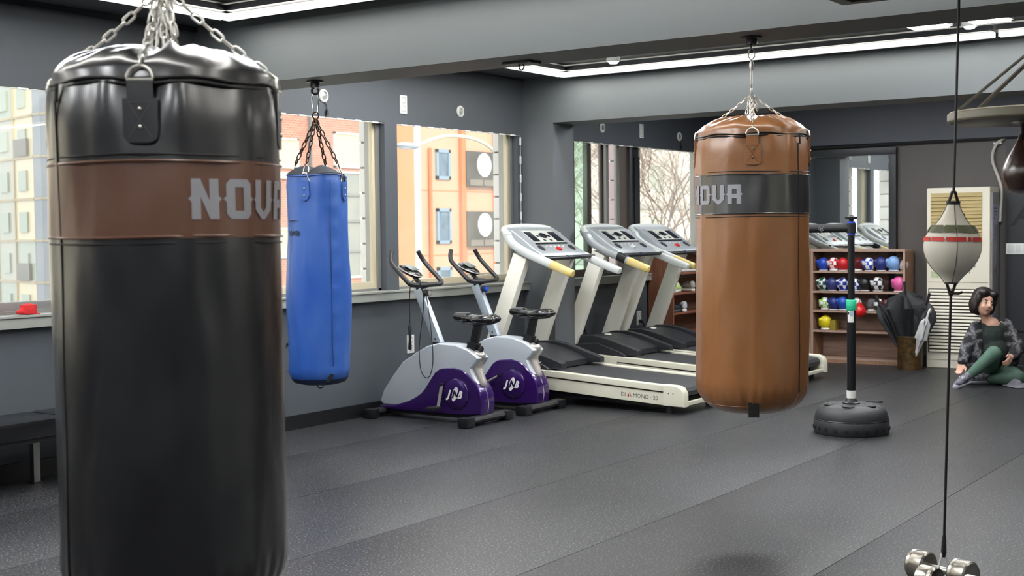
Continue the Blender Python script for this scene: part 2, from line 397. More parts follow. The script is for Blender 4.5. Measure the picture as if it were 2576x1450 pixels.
window(4, 10.9, 12.12, [(11.03, 11.40, brown_fr, pane_g), (11.37, 11.73, brown_fr, pane_m), (11.70, 11.97, alu_grey, pane_m)], brown_fr)
b = B(); tube(b, [(12.17, 6.95, .93), (12.17, 6.95, 2.45)], .05, 16); box(b, 12.11, 12.34, 6.93, 7.07, 2.24, 2.45); box(b, 12.21, 12.32, 6.90, 7.07, .93, 2.24)
struct('trim_5', b, dark_trim)
window(5, 12.34, 13.85, [(12.35, 13.83, alu_grey, pane_m)], alu_grey)
# sills: one per bay
for i, (a, c) in enumerate(((X0, 10.05), (10.395, XB))):
    b = B(); box(b, a, c, 6.80, 6.95, .975, .99, .003); box(b, a, c, 6.81, 6.87, .912, .975, .003)
    struct('trim_%d' % (6+i), b, sill_m)

# fascia fittings
def spot(x, lab, cord=False):
    t = thing('wall_spotlight', lab, 'spotlight', (x, WY, 2.507), group='round white spots above the windows')
    Mx = Matrix.Rotation(R_(90), 4, 'X')
    obj('rim', lt([(.030, .0), (.050, 0), (.052, .006), (.045, .014), (.033, .016), (.030, .008)], 28, M=Mx), white_pl, t)
    obj('lens', lt([(.031, .002), (.029, .009), (.02, .011), (0, .012)], 20, M=Mx), mat('spotlight lens', '9a9c98', .2, .4, bump=(60, .6)), t)
    if cord:
        obj('cord', tb(smooth([(.01, -.004, -.045), (.025, -.012, -.08), (.03, -.014, -.13)], 4), .004, 6), black_pl, t)
        obj('clip', tb([(.03, -.014, -.105), (.026, -.014, -.15)], .010, 8), black_pl, t)
spot(5.174, 'round white wall spot left of the black bag top')
spot(7.364, 'round white wall spot beside the blue bag hook', True)
spot(9.087, 'round white wall spot between socket and column')
spot(11.485, 'round white wall spot just right of the column'); spot(13.172, 'round white wall spot left of the brown bag', True)
def socket(x, z, lab, plug=False, w=.085, h=.15):
    t = thing('wall_socket', lab, 'socket', (x, WY, z))
    obj('plate', bx(-w/2, w/2, -.012, 0, -h/2, h/2, bev=.004), white_pl, t)
    for s in (-1, 1):
        obj('outlet', lt([(0, .010), (.021, .010), (.024, .0135), (.027, .0135), (.028, .010)], 20, c=(0, 0, 0), M=Matrix.Translation((0, 0, s*.034)) @ Matrix.Rotation(R_(90), 4, 'X')), mat('socket well', '8e908c', .5), t)
    if plug:
        obj('plug', tb([(0, -.012, -.034), (.005, -.05, -.04)], .018, 10), black_pl, t)
        obj('cord', tb(smooth([(.005, -.05, -.04), (.03, -.06, -.10), (.07, -.05, -.2)], 4), .006, 6), black_pl, t)
socket(8.31, 2.51, 'white double wall socket above the window between two spots')
socket(12.295, 2.519, 'white double wall socket high up right of the column')
socket(8.357, .533, 'white double wall socket low on the wall behind the first bike')
socket(11.042, .50, 'low wall socket with black plug behind the second treadmill', True)
socket(12.213, .517, 'low wall socket with black plug behind the third treadmill', True)

# strings of small LED modules round the windows
mod_m = mat('LED module', 'e6e6e2', .4)
def string(lab, pts, n, group='LED strings around the windows'):
    P = [Vector(p) for p in pts]; t = thing('led_string', lab, 'light string', P[0], group=group)
    obj('wire', tb([p-P[0] for p in P], .003, 5), white_pl, t)
    tot = sum((P[i+1]-P[i]).length for i in range(len(P)-1)); me = None; k = 0
    for i in range(n):
        d = (i+.5)*tot/n
        for j in range(len(P)-1):
            l = (P[j+1]-P[j]).length
            if d <= l: break
            d -= l
        v = (P[j+1]-P[j]).normalized(); c = P[j]+v*d
        if me is None: me = me_of('led_module', bx(-.008, .008, -.006, .006, -.036, .036, bev=.003)); me.materials.append(mod_m)
        o = obj('led_module', me, None, t); o.location = c-P[0]; o.rotation_mode = 'QUATERNION'; o.rotation_quaternion = v.to_track_quat('Z', 'Y')
yy = 6.875
string('string of white LED modules along the top of the left windows', [(6.2, yy, 2.343), (8.07, yy, 2.343)], 9)
string('string of white LED modules above and down beside the column', [(8.24, yy, 2.343), (10.0, yy-.012, 2.343), (10.0, yy-.012, 1.0)], 18)
string('string of white LED modules along the leftmost window top', [(3.3, yy, 2.343), (6.0, yy, 2.343)], 12)
string('string of white LED modules along the windows right of the column', [(10.92, yy, .98), (10.92, yy, 2.343), (13.6, yy, 2.343)], 20)

# ------------------------------------------------------------------ punch bags
def leather(name, col, rough=.34, grain=260, wr=.5):
    if name in MATS: return MATS[name]
    M = mat(name, col, rough, spec=.5, coat=.9); M.node_tree.nodes['Principled BSDF'].inputs['Coat Roughness'].default_value = .24; nt = M.node_tree; L = nt.links.new; b = nt.nodes['Principled BSDF']
    if 'black' in name: b.inputs['Coat IOR'].default_value = 1.85
    tc = nd(nt, 'ShaderNodeTexCoord')
    n1 = nd(nt, 'ShaderNodeTexNoise', Scale=grain, Detail=2.0); L(tc.outputs['Object'], n1.inputs['Vector'])
    mp = nd(nt, 'ShaderNodeMapping'); mp.inputs['Scale'].default_value = (1, 1, .45); L(tc.outputs['Object'], mp.inputs[0])
    n2 = nd(nt, 'ShaderNodeTexNoise', Scale=9.0, Detail=3.0); n2.inputs['Distortion'].default_value = .6; L(mp.outputs[0], n2.inputs['Vector'])
    b1 = nd(nt, 'ShaderNodeBump', Strength=.10, Distance=.003); L(n1.outputs[0], b1.inputs['Height'])
    b2 = nd(nt, 'ShaderNodeBump', Strength=wr*.5, Distance=.02); L(n2.outputs[0], b2.inputs['Height']); L(b1.outputs[0], b2.inputs['Normal']); L(b2.outputs[0], b.inputs['Normal'])
    r = nd(nt, 'ShaderNodeMapRange'); r.inputs[1].default_value = .3; r.inputs[2].default_value = .7; r.inputs[3].default_value = rough-.05; r.inputs[4].default_value = rough+.1
    L(n2.outputs[0], r.inputs[0]); L(r.outputs[0], b.inputs['Roughness'])
    return M
lb = leather('black leather', '17171b', .36); lbr = leather('tan leather', '8e5c31', .38); lbr2 = leather('brown band leather', '6c4836', .40)
lblu = leather('blue vinyl', '2455b4', .38)
thread_b = mat('black seam', '120f10', .5); silver_print = mat('silver grey print', '9d9da3', .45)
zip_m = mat('black zip tape', '0e0e10', .6, bump=(200, .3)); rivet_m = mat('rivet', 'b9b6ae', .25, 1.0)
def nova_letters(H):
    """angular letters with a spike at mid height on each side; unit square cell w x H"""
    w = H*.72; s = H*.24; g = H*.20; out = B()
    def poly(p): f = out.faces.new([out.verts.new((x, y, 0)) for x, y in p])
    def spike(x, d): poly([(x, H*.5+H*.075), (x+d*H*.075, H*.5), (x, H*.5-H*.075)] if d > 0 else [(x, H*.5-H*.075), (x+d*H*.075, H*.5), (x, H*.5+H*.075)])
    x = 0     # N
    poly([(x, 0), (x+s, 0), (x+s, H), (x, H)]); poly([(x+w-s, 0), (x+w, 0), (x+w, H), (x+w-s, H)])
    poly([(x+s, H), (x+s, H*.55), (x+w-s, 0), (x+w-s, H*.45)]); spike(x, -1); spike(x+w, 1)
    x += w+g; c = H*.12   # O
    poly([(x, c), (x+c, 0), (x+s, 0), (x+s, H), (x+c, H), (x, H-c)]); poly([(x+w, H-c), (x+w-c, H), (x+w-s, H), (x+w-s, 0), (x+w-c, 0), (x+w, c)])
    poly([(x+s, 0), (x+w-s, 0), (x+w-s, s*.85), (x+s, s*.85)]); poly([(x+s, H-s*.85), (x+w-s, H-s*.85), (x+w-s, H), (x+s, H)]); spike(x, -1); spike(x+w, 1)
    x += w+g     # V (square shoulders, pointed foot)
    poly([(x, H), (x, H*.24), (x+s, H*.30), (x+s, H)]); poly([(x+w-s, H), (x+w-s, H*.30), (x+w, H*.24), (x+w, H)])
    poly([(x, H*.24), (x+w*.5-.08*H, 0), (x+w*.5+.08*H, 0), (x+w, H*.24), (x+w-s, H*.30), (x+w*.5, H*.18), (x+s, H*.30)]); spike(x, -1); spike(x+w, 1)
    x += w+g     # A (square)
    poly([(x, 0), (x+s, 0), (x+s, H), (x, H)]); poly([(x+w-s, 0), (x+w, 0), (x+w, H), (x+w-s, H)])
    poly([(x+s, H*.78), (x+w-s, H*.78), (x+w-s, H), (x+s, H)]); poly([(x+s, H*.30), (x+w-s, H*.30), (x+w-s, H*.52), (x+s, H*.52)]); spike(x, -1); spike(x+w, 1)
    bmesh.ops.triangulate(out, faces=out.faces[:]); bmesh.ops.recalc_face_normals(out, faces=out.faces[:])
    return out, x+w
def curved_patch(poly, Rr, a0, z0, th=.006):
    """polygon (x,z) around angle a0, wrapped on the bag as a thin slab"""
    b = B(); f = b.faces.new([b.verts.new((x, z, 0)) for x, z in poly])
    bmesh.ops.triangulate(b, faces=b.faces[:])
    wrap(b, Rr, a0, z0, .014)
    r = bmesh.ops.extrude_face_region(b, geom=b.faces[:])
    for v in r['geom']:
        if isinstance(v, bmesh.types.BMVert):
            d = Vector((v.co.x, v.co.y, 0)).normalized(); v.co += d*th
    bmesh.ops.recalc_face_normals(b, faces=b.faces[:]); return b
def ring_pts(Rr, z, n=72, wob=0, sd=0):
    return [(Rr*math.sin(2*math.pi*k/n), -Rr*math.cos(2*math.pi*k/n), z+wob*math.sin(3*2*math.pi*k/n+sd)) for k in range(n)]
def cyl(Rr, a, z): return Vector((Rr*math.sin(a), -Rr*math.cos(a), z))

def heavy_bag(name, label, X, Y, body_m, band_m, zz, Rr, strap0, text_a, text_col, vseam, apex, chain_m, lw, seed, strands, hook_z):
    """zz = (bottom, band low, band high, zip, dome top)"""
    z0, zl, zh, zp, zt = zz; phi = math.atan2(Y, X)
    t = thing(name, label, 'punching bag', (X, Y, z0), phi-math.pi/2); t.location.z = 0
    def wrk(r, z, a):
        n = noise.noise(Vector((math.sin(a)*1.6, math.cos(a)*1.6, z*2.2+seed)))*.010
        n += noise.noise(Vector((math.sin(a)*5, math.cos(a)*5, z*5+seed*2)))*.0032
        n += .0022*math.sin(a*11+2.1*noise.noise(Vector((a, z*1.5, seed))))
        k = min(1, max(0, (r/Rr-.3)/.7))
        if z > zp-.16 and z < zp+.02:     # folds pulled in by the straps
            for i in range(4):
                d = (a-(strap0+i*math.pi/2)+math.pi) % (2*math.pi)-math.pi
                w = (1-abs(z-zp)/.16)
                n += -.012*math.exp(-(d/.16)**2)*w+.007*math.exp(-((abs(d)-.32)/.12)**2)*w
        if z < z0+.22: n += .003*math.sin(a*34+seed)*max(0, 1-abs(z-z0-.10)/.10)
        return r+n*k, z
    c = .16; prof = [(0, z0+.012), (Rr*.3, z0+.008), (Rr-c, z0+.002)]
    for i in range(1, 9):
        a = math.pi/2*i/8; prof.append((Rr-c+c*math.sin(a), z0+c-c*math.cos(a)))
    n = 34
    for i in range(1, n+1): prof.append((Rr, z0+c+(zl-z0-c)*i/n))
    obj('lower_shell', lt(prof, 144, fn=wrk), body_m, t, sharp=60)
    obj('band', lt([(Rr+.002, zl+(zh-zl)*i/10) for i in range(11)], 144, fn=wrk), band_m, t, sharp=60, label='contrasting band with printed lettering')
    obj('upper_shell', lt([(Rr-.012*max(0, (i-4)/6)**2, zh+(zp-zh)*i/10) for i in range(11)], 144, fn=wrk), body_m, t, sharp=60)
    Rz = Rr-.012; dome = [(Rz, zp), (Rz-.004, zp+.012)]
    for i in range(1, 13):
        a = math.pi/2*i/12; dome.append((Rz*math.cos(a)**.85 if i < 12 else .0, zp+.012+(zt-zp-.012)*math.sin(a)**.8))
    def domef(r, z, a):
        k = math.sin(min(1, (Rz-r)/Rz)*math.pi); w = 0
        for i in range(4):
            d = (a-(strap0+i*math.pi/2)+math.pi) % (2*math.pi)-math.pi
            w += -.022*math.exp(-(d/.14)**2)+.006*math.exp(-((abs(d)-.3)/.14)**2)
        w += .012*noise.noise(Vector((math.sin(a)*4, math.cos(a)*4, r*9+seed)))+.006*math.sin(a*17+seed+r*20)
        return r, z+w*k
    obj('top_cover', lt(dome, 144, fn=domef), body_m, t, sharp=60)
    wz = B()
    for dz, rr in ((-.006, .0045), (.006, .0045)): tube(wz, [cyl(Rz+.002, 2*math.pi*k/96, zp+dz+.004*math.sin(7*2*math.pi*k/96)) for k in range(96)], rr, 6, closed=True)
    obj('zip', wz, zip_m, t)
    obj('zip_pull', tb([cyl(Rr+.004, vseam+.02, zp), cyl(Rr+.006, vseam+.02, zp-.045)], .005, 6), zip_m, t)
    for z, rr in ((zl+.004, Rr+.003), (zl-.012, Rr+.001), (zh-.004, Rr+.003), (zh+.012, Rr+.001)):
        obj('seam', tb(ring_pts(rr, z, 96, .0015, z*9), .0035 if rr > Rr+.002 else .0022, 6, closed=True), band_m if rr > Rr+.002 else thread_b, t)
    obj('seam', tb([wrk_pt(wrk, Rr+.001, z0+.12+(zp-.04-z0-.12)*i/40, vseam) for i in range(41)], .003, 5), thread_b, t)
    obj('bottom_seam', tb([Vector(wrk_pt(wrk, Rr-.045, z0+.05, 2*math.pi*k/96)) for k in range(96)], .003, 5, closed=True), body_m, t)
    nb, tw = nova_letters(.098)
    obj('printed_text', wrap(nb, Rr+.0045, text_a if text_a > 0 else text_a-tw/(Rr+.0045), (zl+zh)/2-.049, .006, wrk), silver_print, t, sharp=0, label='silver grey lettering NOVA')
    P = [(-.04, 0), (.04, 0), (.04, -.085)]+[(.04-.022*(1-math.cos(R_(a))), -.085-.022*math.sin(R_(a))) for a in (30, 60, 90)]+[(-.04+.022*(1-math.cos(R_(a))), -.085-.022*math.sin(R_(a))) for a in (90, 60, 30)]+[(-.04, -.085)]
    for i in range(4):
        a = strap0+i*math.pi/2; Ra = Rr-.006
        pt = obj('strap_patch', curved_patch(P, Ra, a, zp-.045, .012), body_m, t)
        obj('stitching', wrap(thin_x(.056, .082), Ra+.014, a, zp-.138), mat('patch stitching '+body_m.name, '4a4a50' if body_m is lb else '4e2c14', .5), pt)
        for dz in (-.072, -.115): obj('rivet', lt([(.006, 0), (.005, .003), (0, .004)], 10, M=Matrix.Translation(cyl(Ra+.012, a, zp+dz)) @ Matrix.Rotation(a, 4, 'Z') @ Matrix.Rotation(R_(90), 4, 'X')), rivet_m, pt)
        obj('webbing', curved_patch([(-.03, 0), (.03, 0), (.03, .05), (-.03, .05)], Ra, a, zp-.05, .010), body_m, t)
        dr = [(-.031, 0), (.031, 0)]+[(.031*math.cos(R_(q)), .031*math.sin(R_(q))*1.1) for q in range(15, 180, 15)]
        ca = cyl(Ra+.007, a, zp-.002); ux = Vector((math.cos(a), math.sin(a), 0)); uz = (Vector((0, 0, 1))-cyl(1, a, 0)*.12).normalized()
        obj('d_ring', tb([ca+ux*x+uz*y for x, y in dr], .0046, 8, closed=True), zinc, t)
        top = ca+uz*.034
        ap = Vector((apex[0], apex[1], apex[2]))
        mid = (top+ap)/2+Vector((0, 0, -.012))
        chain(t, smooth([top, mid, ap], 5), *lw, chain_m, twist=a)
    ap = Vector(apex)
    for i in range(strands):
        a = i*2.4+seed; rr = .012+.022*(i/max(1, strands))
        chain(t, [ap+Vector((.4*rr*math.sin(a), .4*rr*math.cos(a), 0)), Vector((apex[0]+rr*1.6*math.sin(a), apex[1]+rr*1.2*math.cos(a), zt-.005+.02*(i % 3)))], *lw, chain_m, twist=a)
    # ring, swivel, shackle and ceiling plate
    h = hook_z; za = ap.z
    obj('ring', tb([(.0, .018*math.sin(2*math.pi*k/16), za+.018*math.cos(2*math.pi*k/16)+.014) for k in range(16)], .0045, 6, closed=True), chain_m, t)
    zs = za+.03
    obj('carabiner', tb([(.0, x, y) for x, y in ((0, zs), (.018, zs+.02), (.012, zs+.09), (0, zs+.1), (-.012, zs+.09), (-.018, zs+.02))], .0045, 6, closed=True), chain_m, t)
    obj('swivel', tb([(0, 0, zs+.095), (0, 0, zs+.11), (0, 0, zs+.13), (0, 0, zs+.15)], [.007, .012, .012, .006], 10), chain_m, t)
    obj('shackle', tb([(x, 0, y) for x, y in ((0, zs+.15), (.016, zs+.165), (.014, h-.075), (0, h-.06), (-.014, h-.075), (-.016, zs+.165))], .005, 6, closed=True), chain_m, t)
    obj('hook', tb([(.0, .016*math.sin(R_(q)), h-.062+.016*math.cos(R_(q))) for q in range(40, 330, 29)]+[(0, 0, h-.03)], .007, 8), dark_trim, t)
    obj('ceiling_plate', lt([(0, h-.04), (.03, h-.04), (.03, h-.012), (.055, h-.008), (.055, h), (0, h)], 20), dark_trim, t)
    return t
def wrk_pt(fn, r, z, a):
    r2, z2 = fn(r, z, a); return (r2*math.sin(a), -r2*math.cos(a), z2)
def thin_x(w, h):
    b = B(); s = .0022
    for p in ([(-w/2, 0), (-w/2+s, 0), (w/2, h), (w/2-s, h)], [(w/2-s, 0), (w/2, 0), (-w/2+s, h), (-w/2, h)], [(-w/2, h), (w/2, h), (w/2, h+s), (-w/2, h+s)]):
        b.faces.new([b.verts.new((x, y, 0)) for x, y in p])
    return b
bag1 = heavy_bag('heavy_punching_bag', 'huge black leather heavy bag with brown band in the left foreground', 2.286, 2.691, lb, lbr2,
          (.462, 1.445, 1.635, 1.826, 1.935), .292, R_(-11.4), R_(10.8), None, R_(-61), (.0, 0, 2.10), zinc, (.044, .023, .0034), 3.1, 7, ZB)
bag2 = heavy_bag('heavy_punching_bag', 'tan leather heavy bag with black band hanging right of the treadmills', 6.30, 2.862, lbr, lb,
          (.50, 1.527, 1.73, 1.925, 2.035), .292, R_(0.5), R_(-10.5), None, R_(52), (.0, .0, 2.15), zinc, (.030, .017, .0026), 8.7, 4, ZB)
for bb, a, z in ((bag2, .02, .50),): obj('bottom_tab', curved_patch([(-.026, 0), (.026, 0), (.026, .075), (-.026, .075)], .262, a, z+.0, .006), thread_b, bb)

# blue bag
phi = math.atan2(5.93, 6.29)
t = thing('punching_bag', 'scuffed blue vinyl punching bag with rusty chains by the window', 'punching bag', (6.27, 5.92, 0), phi-math.pi/2)
Rb = .203
def bw(r, z, a):
    n = noise.noise(Vector((math.sin(a)*2, math.cos(a)*2, z*2.4)))*.014
    if z > 1.5:
        w = (z-1.5)/.33
        for k in range(4):
            d = (a-(-.42+k*math.pi/2)+math.pi) % (2*math.pi)-math.pi
            n += -.014*w*math.exp(-(d/.22)**2)
        n += .006*w*math.sin(a*9)
    if z < .62: n += .003*math.sin(a*40)*max(0, 1-abs(z-.55)/.09)
    n += .0025*math.sin(z*46+2*math.sin(a*3))*max(0, 1-abs(((a-.55+math.pi) % (2*math.pi))-math.pi)/.35)
    return r+n*min(1, r/Rb), z
prof = [(0, .475), (.11, .476), (.155, .485), (.185, .515), (.2, .56)]+[(.2+.006*math.sin(i/24*2.6), .56+(1.80-.56)*i/40) for i in range(1, 38)]+[(.197, 1.77), (.193, 1.805), (.19, 1.835)]
blue_scuff = mat('blue scuffed vinyl', '2450a2', .36, bump=(14, .4, (1, 1, .5)), var=(3.5, .65, '4a70ad', (1, 1, .35)))
obj('shell', lt(prof, 96, fn=bw), blue_scuff, t, sharp=60)
obj('collar', lt([(.186, 1.80), (.18, 1.84), (.13, 1.875), (.07, 1.89), (0, 1.885)], 48, fn=lambda r, z, a: (r*(1+.05*math.sin(a*4+1)), z+.012*math.sin(a*3))), mat('dark canvas lining', '2c3138', .8, bump=(20, .4)), t)
obj('bottom_patch', lt([(.12, .472), (.165, .484), (.178, .5), (.187, .512)], 48, fn=bw), mat('dark blue base', '15233f', .5), t)
obj('rim', tb([wrk_pt(bw, .196, 1.832+.006*math.sin(3*2*math.pi*k/64), 2*math.pi*k/64) for k in range(64)], .004, 6, closed=True), blue_scuff, t)
obj('seam', tb([wrk_pt(bw, .2075, .6+1.2*i/40, .42) for i in range(41)], .003, 5), mat('dark blue seam', '16356f', .5), t)
obj('bottom_ring', tb([(.02*math.sin(2*math.pi*k/14), -.02, .462+.02*math.cos(2*math.pi*k/14)) for k in range(14)], .0035, 6, closed=True), dark_trim, t)
obj('black_tape', curved_patch([(-.025, 0), (.0, 0), (.03, .05), (.005, .05)], .2, .3, .5, .003), thread_b, t)
rust = mat('rusty dark chain', '4a3a30', .5, .7, var=(60, .6, '2a211d'))
ap = Vector((0, 0, 2.215))
for k in range(4):
    a = -.42+k*math.pi/2; top = cyl(.185, a, 1.80)
    obj('lug_patch', curved_patch([(-.03, .0), (.03, 0), (.035, -.09), (.02, -.115), (0, -.125), (-.02, -.115), (-.035, -.09)], .196, a, 1.79, .004), blue_scuff, t)
    for dz in (-.045, -.09): obj('rivet', lt([(.008, 0), (.006, .003), (0, .004)], 10, M=Matrix.Translation(cyl(.201, a, 1.79+dz)) @ Matrix.Rotation(a, 4, 'Z') @ Matrix.Rotation(R_(90), 4, 'X')), rivet_m, t)
    ux = Vector((math.cos(a), math.sin(a), 0))
    obj('d_ring', tb([top+ux*x+Vector((0, 0, y)) for x, y in ((-.035, -.01), (-.012, .045), (.012, .045), (.035, -.01))], .0042, 6), chrome, t)
    cc = cyl(.15, a, 1.90)
    obj('carabiner', tb([top+Vector((0, 0, .035)), (top+cc)/2+ux*.02, cc+ux*.012, cc+Vector((0, 0, .012)), cc-ux*.012, (top+cc)/2-ux*.02], .0042, 6, closed=True), chrome, t)
    chain(t, [cc+Vector((0, 0, .01)), ap+Vector((0, 0, -.015))], .052, .031, .0048, rust, twist=a)
obj('ring', tb([(.02*math.sin(2*math.pi*k/16), 0, 2.225+.022*math.cos(2*math.pi*k/16)) for k in range(16)], .005, 6, closed=True), rust, t)
obj('shackle', tb([(x, 0, y) for x, y in ((0, 2.235), (.014, 2.25), (.022, 2.345), (.012, 2.37), (-.012, 2.37), (-.022, 2.345), (-.014, 2.25))], .0045, 6, closed=True), chrome, t)
obj('hook', tb([(.022*math.sin(R_(q)), 0, 2.385+.02*math.cos(R_(q))) for q in range(40, 330, 29)]+[(0, 0, 2.42)], .008, 8), dark_trim, t)
obj('ceiling_plate', lt([(0, 2.405), (.03, 2.405), (.03, 2.438), (.055, 2.442), (.055, 2.45), (0, 2.45)], 20), dark_trim, t)
tm = text_bm('nova', .066, off=.0012); obj('printed_text', wrap(tm, .2075, -1.22, 1.445, .01, bw), thread_b, t, sharp=0, label='black lettering nova')
obj('printed_stroke', curved_patch([(-.06, 0), (.05, .004), (-.02, .009)], .2065, -.83, 1.535, .0012), thread_b, t)

# ------------------------------------------------------------------ exercise bikes
pearl = mat('pearl grey plastic', 'b9c0c8', .32, .15, coat=.3); pearl2 = mat('silver plastic', 'b4b0aa', .28, .5)
purple = mat('metallic purple plastic', '33145c', .22, .25, coat=.6); rub = mat('black rubber', '1a1a1d', .45, bump=(120, .2))
gloss_blk = mat('glossy black vinyl', '141416', .2, spec=.7); tube_m = mat('pale blue grey steel', 'aeb9c4', .35, .4)
knob_blue = mat('blue dial', '2a55c0', .3); white_print = mat('white print', 'e8e8ea', .4)
WHITE = [(6.794, .119), (6.757, .204), (6.669, .318), (6.554, .444), (6.414, .525), (6.304, .578), (6.195, .604), (6.036, .599), (5.906, .563), (5.84, .525),
         (5.815, .50), (5.845, .455), (5.885, .42), (5.87, .38), (5.83, .31), (5.80, .22), (5.80, .10), (6.76, .09)]
PURP = [(6.795, .086), (6.631, .097), (6.49, .139), (6.42, .172), (6.365, .206), (6.325, .245), (6.296, .285), (6.226, .374), (6.18, .404), (6.132, .416), (6.039, .421), (5.948, .404), (5.909, .38), (5.833, .312), (5.80, .262), (5.783, .221), (5.775, .15), (5.785, .075), (6.0, .06), (6.745, .06)]
def bike(X, label, crank, knob, extra=None):
    t = thing('exercise_bike', label, 'exercise bike', (X, 6.2, 0), group='exercise bikes')
    q = lambda P: [(y-6.2, z) for y, z in P]
    b = B(); prism(b, q(WHITE), -.075, .075, 'x', .022); obj('shell', b, pearl, t)
    b = B(); prism(b, q(PURP), -.088, .088, 'x', .016); obj('lower_cover', b, purple, t, label='metallic purple cover')
    obj('rear_seam', tb(smooth([(0, -.395, .40), (0, -.36, .36), (0, -.405, .25), (0, -.425, .15), (0, -.415, .09)], 5), .004, 6), pearl2, t)
    obj('rear_neck', fuse('rear_neck', neck(), .008, 4), pearl2, t)
    obj('base_beam', bx(-.05, .05, -.42, .55, .03, .085, bev=.008), rub, t)
    for y, l in ((-.40, .29), (.555, .265)):
        s = obj('stabilizer', tb([(-l+.07, y, .045), (l-.07, y, .045)], .042, 10, sy=.75), rub, t)
        for d in (-1, 1):
            b = B(); box(b, -.05, .05, -.05, .05, -.04, .033, .018); obj('foot_cap', sh(b, (d*(l-.04), y, .042)), black_pl, t)
    for d in (-1, 1):
        b = B(); lathe(b, [(0, .0), (.118, 0), (.118, .004), (.108, .011), (.05, .016), (0, .017)], 40, M=Matrix.Translation((d*.087, -.184, .222)) @ Matrix.Rotation(R_(90*d), 4, 'Y')); obj('hub_cover', b, purple, t)
        b = B(); tube(b, [(d*.0875, -.184+.122*math.sin(2*math.pi*k/40), .222+.122*math.cos(2*math.pi*k/40)) for k in range(40)], .003, 5, closed=True); obj('hub_ring', b, mat('dark purple groove', '1b0b33', .3), t)
    # printed mark: white ellipse with letters
    ME = Matrix(((0, 0, -1, -.106), (-1, 0, 0, -.184), (0, 1, 0, .222), (0, 0, 0, 1)))
    b = B(); vs = [b.verts.new((.026*math.cos(a)+.016*math.sin(a), .056*math.sin(a), 0)) for a in [2*math.pi*k/28 for k in range(28)]]; b.faces.new(vs); b.transform(ME @ Matrix.Translation((0, 0, -.0012))); obj('logo_ellipse', b, white_print, t, sharp=0)
    for s_, x, m_ in (('J', -.072, white_print), ('N', -.031, mat('dark print', '221040', .4)), ('B', .018, white_print)):
        tb_ = text_bm(s_, .078, shear=.35, off=.004); bmesh.ops.translate(tb_, vec=(x, -.027, 0), verts=tb_.verts); tb_.transform(ME); obj('logo_letter', tb_, m_, t, sharp=0)
    b = bx(.012, .062, -.0285, -.0245, 0, .0003); b.transform(ME); obj('logo_line', b, white_print, t)
    # crank and pedal
    ax = Vector((-.11, -.064, .288)); ca = R_(crank); e = ax+Vector((-.02, .171*math.sin(ca), -.171*math.cos(ca)))
    c = obj('crank', tb([ax, e], .0135, 10, sx=1, sy=.7), pearl2, t); obj('crank_bolt', tb([ax+Vector((.01, 0, 0)), ax+Vector((-.016, 0, 0))], .012, 10), black_pl, t)
    obj('pedal', sh(bx(-.05, .05, -.04, .04, -.011, .011, bev=.005), e+Vector((-.06, .0, -.005))), rub, t)
    e2 = Vector((.13, -.064-.171*math.sin(ca), .288+.171*math.cos(ca)))
    obj('crank', tb([Vector((.10, -.064, .288)), e2], .0135, 10, sy=.7), pearl2, t); obj('pedal', sh(bx(-.05, .05, -.04, .04, -.011, .011, bev=.005), e2+Vector((.06, 0, 0))), rub, t)
    # handlebar post
    d = (Vector((0, .245, 1.03))-Vector((0, .035, .58))); a = -math.atan2(d.y, d.z)
    b = bx(-.026, .026, -.036, .036, 0, d.length, bev=.007); b.transform(Matrix.Translation((0, .035, .58)) @ Matrix.Rotation(a, 4, 'X')); obj('handlebar_post', b, tube_m, t)
    obj('post_collar', bx(-.034, .034, -.02, .08, .575, .605, bev=.005), black_pl, t); obj('post_bolt', tb([(-.03, .06, .63), (-.022, .06, .63)], .007, 8), black_pl, t)
    kn = Vector((-.0, .185, .985)); b = tb([kn, kn+Vector((0, -.03, .0)), kn+Vector((0, -.055, 0))], [.018, .028, .026], 16); o = obj('tension_dial', b, knob, t); obj('dial_face', tb([kn+Vector((0, -.055, 0)), kn+Vector((0, -.058, 0))], .02, 16), pearl2 if knob is rub else knob_blue, t)
    # handlebar
    half = [(.0, .15, 1.048), (.12, .150, 1.05), (.19, .16, 1.058), (.205, .19, 1.085), (.205, .27, 1.155), (.205, .335, 1.215), (.19, .36, 1.26), (.165, .372, 1.305)]
    pts = [Vector((-x, y, z)) for x, y, z in half[:0:-1]]+[Vector(p) for p in half]
    obj('handlebar', tb(smooth(pts, 4), .0185, 10), rub, t)
    for s_ in (-1, 1): obj('end_cap', tb([(s_*.165, .372, 1.305), (s_*.163, .373, 1.309)], .0195, 10), black_pl, t)
    obj('stem', tb([(0, .245, 1.02), (0, .20, 1.045), (0, .15, 1.05)], [.03, .03, .022], 12), rub, t)
    b = B(); ell(b, (0, 0, 0), (.075, .115, .03), 20, 12, M=Matrix.Rotation(R_(22), 4, 'X')); cp = Vector((0, .32, 1.150)); o = obj('console', sh(b, cp), gloss_blk, t)
    b = B(); ell(b, (0, 0, 0), (.078, .118, .012), 20, 8, M=Matrix.Rotation(R_(22), 4, 'X')); obj('console_trim', sh(b, cp+Vector((0, 0, .004))), pearl2, o)
    b = bx(-.045, .045, -.05, .05, -.002, .002); b.transform(Matrix.Translation(cp+Vector((0, -.012, .032))) @ Matrix.Rotation(R_(24), 4, 'X')); obj('console_screen', b, mat('grey display', '6b7470', .2), o)
    obj('console_neck', tb([(0, .22, 1.05), (0, .30, 1.13)], .018, 10), rub, t)
    # seat
    b = B(); a1 = Vector((0, -.28, .545)); a2 = Vector((0, -.335, .748)); dd = a2-a1
    b = bx(-.02, .02, -.03, .03, 0, dd.length+.02, bev=.004); b.transform(Matrix.Translation(a1) @ Matrix.Rotation(-math.atan2(dd.y, dd.z), 4, 'X')); obj('seat_post', b, black_pl, t)
